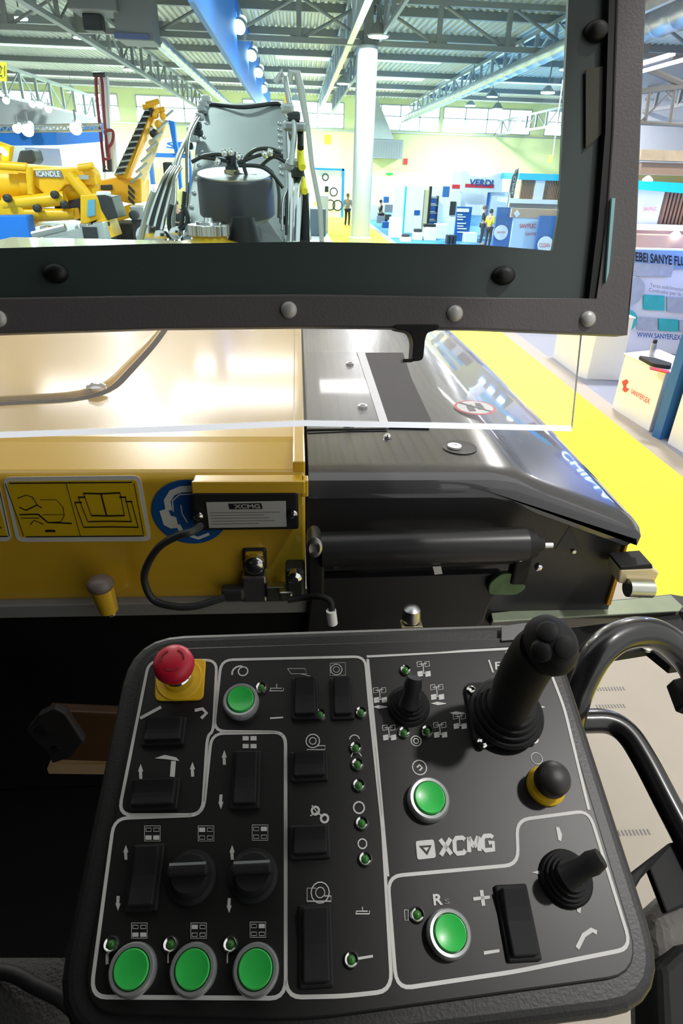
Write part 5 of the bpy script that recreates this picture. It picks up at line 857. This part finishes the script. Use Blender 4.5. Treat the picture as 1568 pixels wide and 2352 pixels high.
def wheels(x, y, on=(0, 1)):        # small four-wheel pictogram
    for j, dy in enumerate((-16, 6)):
        for dx in (-10, 8):
            X0 = x+dx+j*2; Y0 = y+dy
            if j == 1: poly([(X0-6, Y0-5), (X0+6, Y0-7), (X0+7, Y0+5), (X0-5, Y0+7)])
            else: sp_([(X0-5, Y0-5), (X0+5, Y0-7), (X0+6, Y0+4), (X0-4, Y0+6), (X0-5, Y0-5)], .0006)
    sp_([(x-1, y-16), (x+1, y+6)], .0008); sp_([(x-10, y-16), (x+8, y-18)], .0007); sp_([(x-8, y+6), (x+10, y+4)], .0007)
for (x, y) in ((872, 1602), (1003, 1595), (893, 1688), (1010, 1682), (1055, 1662), (972, 1542)): wheels(x, y)
for (x, y) in ((873, 1624), (1007, 1616), (1050, 1638), (1234, 1624), (1238, 2004)): poly([(x-18, y), (x-4, y-4), (x+16, y-1), (x+17, y+1), (x-2, y+4)])
poly([(1228, 1632), (1243, 1634), (1240, 1648), (1230, 1646)]); sp_([(1230, 1652), (1244, 1660)], .001)
sp_([(1122, 1516), (1132, 1545)], .0016); ring(1170, 1503, .004, .001); ring(1232, 1742, .005, .0006)
for (x, y) in ((1282, 1915), (1326, 2080)): poly([(x-6, y-16), (x+2, y-14), (x+8, y+2), (x+6, y+18), (x-1, y+14), (x-3, y)])
sp_([(1122, 2048), (1086, 2063)], .0001) if 0 else None
poly([(1086, 2061), (1124, 2057), (1125, 2064), (1087, 2069)]); poly([(1101, 2045), (1109, 2044), (1114, 2080), (1106, 2081)]); poly([(1110, 2185), (1146, 2180), (1147, 2187), (1111, 2193)])
sp_([(1325, 2178), (1340, 2148), (1358, 2136), (1370, 2142)], .003); sp_([(928, 2090), (937, 2090), (937, 2114), (930, 2114), (928, 2090)], .0005)
def clusters(mb, gap=.0042):            # every printed pictogram is a part of its own
    par = list(range(len(mb.v)))
    def fd(i):
        while par[i] != i: par[i] = par[par[i]]; i = par[i]
        return i
    for f in mb.f:
        for i in f[1:]: par[fd(i)] = fd(f[0])
    for i in range(len(mb.v)):
        for j in range(i):
            if (mb.v[i]-mb.v[j]).length_squared < gap*gap: par[fd(i)] = fd(j)
    gr = {}
    for f in mb.f: gr.setdefault(fd(f[0]), []).append(f)
    for fs_ in gr.values():
        ids = sorted({i for f in fs_ for i in f}); mp = {a: b for b, a in enumerate(ids)}
        o = MB(); o.v = [mb.v[i] for i in ids]; o.f = [tuple(mp[i] for i in f) for f in fs_]; o.build('symbol', 'white', co)
clusters(sy)
def pq(x0, y0, x1, y1, x2, y2, x3, y3): return [PP(x0, y0, .0004), PP(x1, y1, .0004), PP(x2, y2, .0004), PP(x3, y3, .0004)]
XL = {'X': [[(0, 0), (1, 1)], [(0, 1), (1, 0)]], 'C': [[(1, .85), (.8, 1), (.2, 1), (0, .8), (0, .2), (.2, 0), (.8, 0), (1, .15)]], 'M': [[(0, 0), (.05, 1)], [(.05, 1), (.5, .3)], [(.5, .3), (.95, 1)], [(.95, 1), (1, 0)]], 'G': [[(1, .85), (.8, 1), (.2, 1), (0, .8), (0, .2), (.2, 0), (1, 0), (1, .5), (.55, .5)]]}
for i, ch in enumerate('XCMG'):                     # heavy stroked logo letters
    A_, B_, C_, D_ = pq(1008, 1928, 1133, 1919, 1135, 1951, 1010, 1965); lm = MB()
    for st_k in XL[ch]:
        pts_ = []
        for (u, t) in st_k: u = (i*1.0+.06+u*.74)/3.86; pts_.append((D_*(1-u)+C_*u)*(1-t)+(A_*(1-u)+B_*u)*t)
        lm.strip(pts_, .0034, PN, .0003)
    lm.build('logo_letter', 'white', co)
lgm = MB(); q_ = rnd([PP(x, y, .0005) for x, y in ((954, 1932), (996, 1928), (1001, 1970), (958, 1975))], .002); lgm.prism(q_, PN*.0003); lgm.build('logo_square', 'white', co)
MB().prism([PP(x, y, .0010) for x, y in ((962, 1943), (991, 1941), (981, 1964))], PN*.0002).build('logo_triangle', 'ink', co); MB().prism([PP(x, y, .0014) for x, y in ((971, 1947), (985, 1946), (979, 1956))], PN*.0002).build('logo_centre', 'white', co)
text('R', pq(993, 2054, 1016, 2052, 1017, 2078, 996, 2080), 'lettering', 'white', co, .0003, n=PN, bold=.03); text('s', pq(1019, 2065, 1032, 2064, 1033, 2076, 1021, 2077), 'lettering', 'printer', co, .0003, n=PN)
text('F', pq(1136, 1521, 1148, 1520, 1149, 1537, 1137, 1538), 'lettering', 'white', co, .0003, n=PN, bold=.02)
# --- green push buttons
def button(x, y, r=.0155, h=.010):
    r *= 1.1
    m_ = PM(x, y); b = MB(m_).lathe([(r*1.02, 0), (r*1.04, .002), (r, h*.8), (r*.93, h), (r*.80, h*.98), (r*.77, h*.6), (r*.5, h*.6)], 36).build('push_button', mat('satin_chrome', (.6, .62, .63), .3, .6), co, smooth=40, label='green push button with chrome rim', origin=PP(x, y))
    MB(m_).lathe([(r*.76, h*.5), (r*.75, h*1.05), (r*.70, h*1.18), (r*.5, h*1.1), (r*.1, h*1.05)], 36).build('button_cap', 'green', b, smooth=50)
for x, y, r in ((554, 1616, .0145), (982, 1840, .0155), (1028, 2146, .0145), (308, 2228, .0145), (446, 2228, .0145), (588, 2228, .0145)): button(x, y, r)
# --- indicator lamps
for x, y in ((600, 1581), (735, 1643), (828, 1638), (816, 1719), (820, 1757), (823, 1805), (830, 1892), (838, 1974), (930, 1541), (1161, 1529), (927, 1684), (979, 1681), (256, 2170), (392, 2170), (529, 2170), (957, 2102), (806, 2205)):
    m_ = PM(x, y); b = MB(m_).lathe([(.0057, 0), (.0057, .0016), (.0047, .0036), (.0032, .0024)], 20).build('indicator_lamp', 'chrome', co, smooth=40, origin=PP(x, y)); MB(m_).ball((0, 0, .0022), .0030, 14, sq=(1, 1, .7)).build('lens', 'lens', b, smooth=180)
# --- rocker switches (centre, half size in mm, rotation)
def rocker(x, y, w_, h_, a=0, tilt=.12, mt='rubber'):
    w_ *= .78; h_ *= .86
    m_ = PM(x, y, 0, a); b = MB(m_).box((0, 0, .002), (w_+.006, h_+.006, .004)).build('rocker_switch', 'black', co, bevel=.0015, origin=PP(x, y))
    p = [(0, h_/2, .003), (0, h_/2, .013), (0, h_*.2, .010), (0, 0, .0085), (0, -h_*.2, .0085), (0, -h_/2, .0095), (0, -h_/2, .003)]
    MB(m_).prism([(-w_/2, q[1], q[2]) for q in p], (w_, 0, 0)).build('rocker', mt, b, bevel=.0012)
for x, y, w_, h_, a in ((565, 1792, .024, .048, 0), (335, 2015, .024, .046, 0), (700, 1606, .024, .040, 0), (785, 1606, .020, .040, 0), (725, 2170, .024, .052, 0), (1186, 2118, .025, .050, 0)): rocker(x, y, w_, h_, a)
for x, y, w_, h_ in ((378, 1682, .040, .022), (356, 1826, .044, .022), (710, 1762, .034, .022), (712, 1935, .034, .022)): rocker(x, y, w_, h_)
# --- rotary knobs with a light pointer edge
for x, y in ((440, 2016), (582, 2012)):
    m_ = PM(x, y); b = MB(m_).lathe([(.019, 0), (.019, .004), (.016, .006), (.014, .016), (.013, .018)], 32).build('rotary_knob', 'rubber', co, smooth=40, origin=PP(x, y), label='black rotary knob with a pale grip edge')
    MB(m_).box((0, .001, .019), (.030, .007, .012)).build('grip', 'black', b, bevel=.002); MB(m_).box((0, .005, .0255), (.027, .0018, .001)).build('pointer_edge', mat('pale_edge', (.25, .28, .28), .4), b)
# --- emergency stop and the black horn button
def flat(x, y, pts, h, nm, m, par, bv=.001): return MB().prism(rnd([PP(*p) for p in pts], .006), PN*h).build(nm, m, par, bevel=bv, origin=PP(x, y))
m_ = PM(412, 1562); e = flat(412, 1562, ((358, 1517), (474, 1515), (467, 1610), (356, 1612)), .0025, 'emergency_stop', 'byel', co); e['label'] = 'red mushroom emergency stop on a yellow plate'
MB(m_).lathe([(.0215, .0025), (.0205, .004), (.019, .0035)], 32).build('plate_ring', 'byel', e, smooth=40); MB(m_).lathe([(.0135, .002), (.013, .014), (.011, .016)], 28).build('collar', 'chrome', e, smooth=40); MB(m_).lathe([(.010, .014), (.010, .022), (.0168, .026), (.0182, .031), (.0175, .037), (.013, .041), (.004, .0425)], 36).build('mushroom_head', 'red', e, smooth=50)
ar = MB(m_); 
for k in range(3): ar.strip([V3((math.cos(a)*.010, math.sin(a)*.010, .0416)) for a in [k*2.094+i*.2 for i in range(7)]], .0014, (0, 0, 1), .0006)
ar.build('arrow_marks', mat('dark_red', (.25, .01, .02), .5), e)
m_ = PM(1252, 1806); e = MB(m_).lathe([(.0165, 0), (.0165, .003), (.0148, .005), (.0125, .004)], 36).build('horn_button', 'byel', co, smooth=40, origin=PP(1252, 1806), label='black domed button with a yellow base ring')
MB(m_).lathe([(.0115, .002), (.0115, .012)], 28).build('collar', 'chrome', e, smooth=40); MB(m_).lathe([(.0125, .011), (.0142, .014), (.0142, .024), (.012, .029), (.007, .032), (.002, .0325)], 32).build('cap', mat('cap_grey', (.03, .027, .027), .45), e, smooth=50)
# --- big joystick
j = MB().prism(rnd([PP(*p) for p in ((1063, 1572), (1228, 1566), (1240, 1704), (1088, 1722))], .009), PN*.005).build('joystick', 'black', co, bevel=.0015, origin=PP(1160, 1650), label='large black joystick with a ribbed boot and ergonomic grip')
for x, y in ((1082, 1586), (1107, 1707), (1224, 1697)): MB(PM(x, y, .005)).lathe([(.0046, 0), (.0046, .0012), (.003, .002), (.0015, .0012)], 16).build('plate_screw', 'chrome', j, smooth=30)
m_ = PM(1158, 1645)
MB(m_).lathe([(.033, .005), (.034, .009), (.0315, .012), (.0275, .0115), (.0280, .013), (.0295, .0145), (.0285, .018), (.0240, .0175), (.0245, .019), (.0258, .0205), (.0248, .024), (.0205, .0235), (.021, .025), (.0222, .0265), (.0212, .030), (.018, .030), (.018, .036)], 40).build('boot', 'rubber', j, smooth=40)
GP = [PP(1166, 1632, .030), PP(1185, 1582, .055), PP(1208, 1535, .085), PP(1232, 1500, .110), PP(1250, 1490, .125)]
MB().tube(curve(GP), [.017+.003*min(1, i/6) if i < 14 else .020 for i in range(len(curve(GP)))], 24).build('grip', 'black', j, smooth=60)
hc = PP(1262, 1482, .130); dirn = (GP[-1]-GP[0]).normalized(); hm = Matrix.Translation(hc) @ dirn.to_track_quat('Z', 'Y').to_matrix().to_4x4()
MB(hm).ball((0, 0, 0), .0205, 24, sq=(.95, 1.18, 1.12)).build('grip_head', 'rubber', j, smooth=180)
for x, y, r in ((1258, 1452, .0075), (1298, 1488, .0082), (1242, 1496, .0070)):
    rr_ = ray(x, y); rr_.normalize(); tt = (hc-CAM).dot(rr_); c_ = CAM+rr_*tt; off = (c_-hc).length; c_ = c_-rr_*math.sqrt(max(.0215**2-off**2, 1e-6)); dn = (c_-hc).normalized(); c_ = c_-dn*.001; MB(Matrix.Translation(c_) @ (dn*.6+ (CAM-c_).normalized()*.4).to_track_quat('Z', 'Y').to_matrix().to_4x4()).lathe([(r*1.25, -.004), (r*1.2, 0), (r*1.05, .001), (r, .0015), (r*.98, .003), (r*.7, .0042), (r*.2, .0045)], 22).build('thumb_button', 'black', j, smooth=50)
# --- two small boot joysticks
def mini(x, y, tipx, tipy, r=.0165, lab=None):
    m_ = PM(x, y); b = MB(m_).lathe([(r*1.1, 0), (r*1.1, .003), (r*1.02, .0055), (r*.84, .005), (r*.86, .006), (r*.94, .0075), (r*.92, .010), (r*.70, .0095), (r*.72, .0105), (r*.80, .012), (r*.78, .0145), (r*.58, .014), (r*.6, .015), (r*.66, .0165), (r*.64, .019), (r*.46, .0185), (r*.46, .0265)], 32).build('thumb_joystick', 'rubber', co, smooth=40, origin=PP(x, y), label=lab)
    a = PP(x, y, .022); t = PP(tipx, tipy, .042); MB().tube([a, a.lerp(t, .5), a.lerp(t, .75), t], [r*.5, r*.4, r*.46, r*.36], 18).build('stick', 'rubber', b, smooth=50)
mini(938, 1622, 952, 1556, .0178, 'small black boot joystick leaning away'); mini(1298, 2018, 1380, 1970, .0188, 'small black boot joystick leaning right')
# reflective front lip
MB().strip([PP(x, y, .0003) for x, y in ((845, 1504), (1000, 1497), (1205, 1480))], .0012, PN).build('edge_highlight', 'console', co)
tgm = S(MB().prism([PP(x, y, .001) for x, y in ((1150, 1440), (1208, 1432), (1206, 1470), (1150, 1474))], PN*.002), 'zinc_clip', mat('clip_grey', (.12, .12, .12), .4, .5), 'grey clip on the rear rim of the console left of the joystick head', 'clip', bevel=.0005)
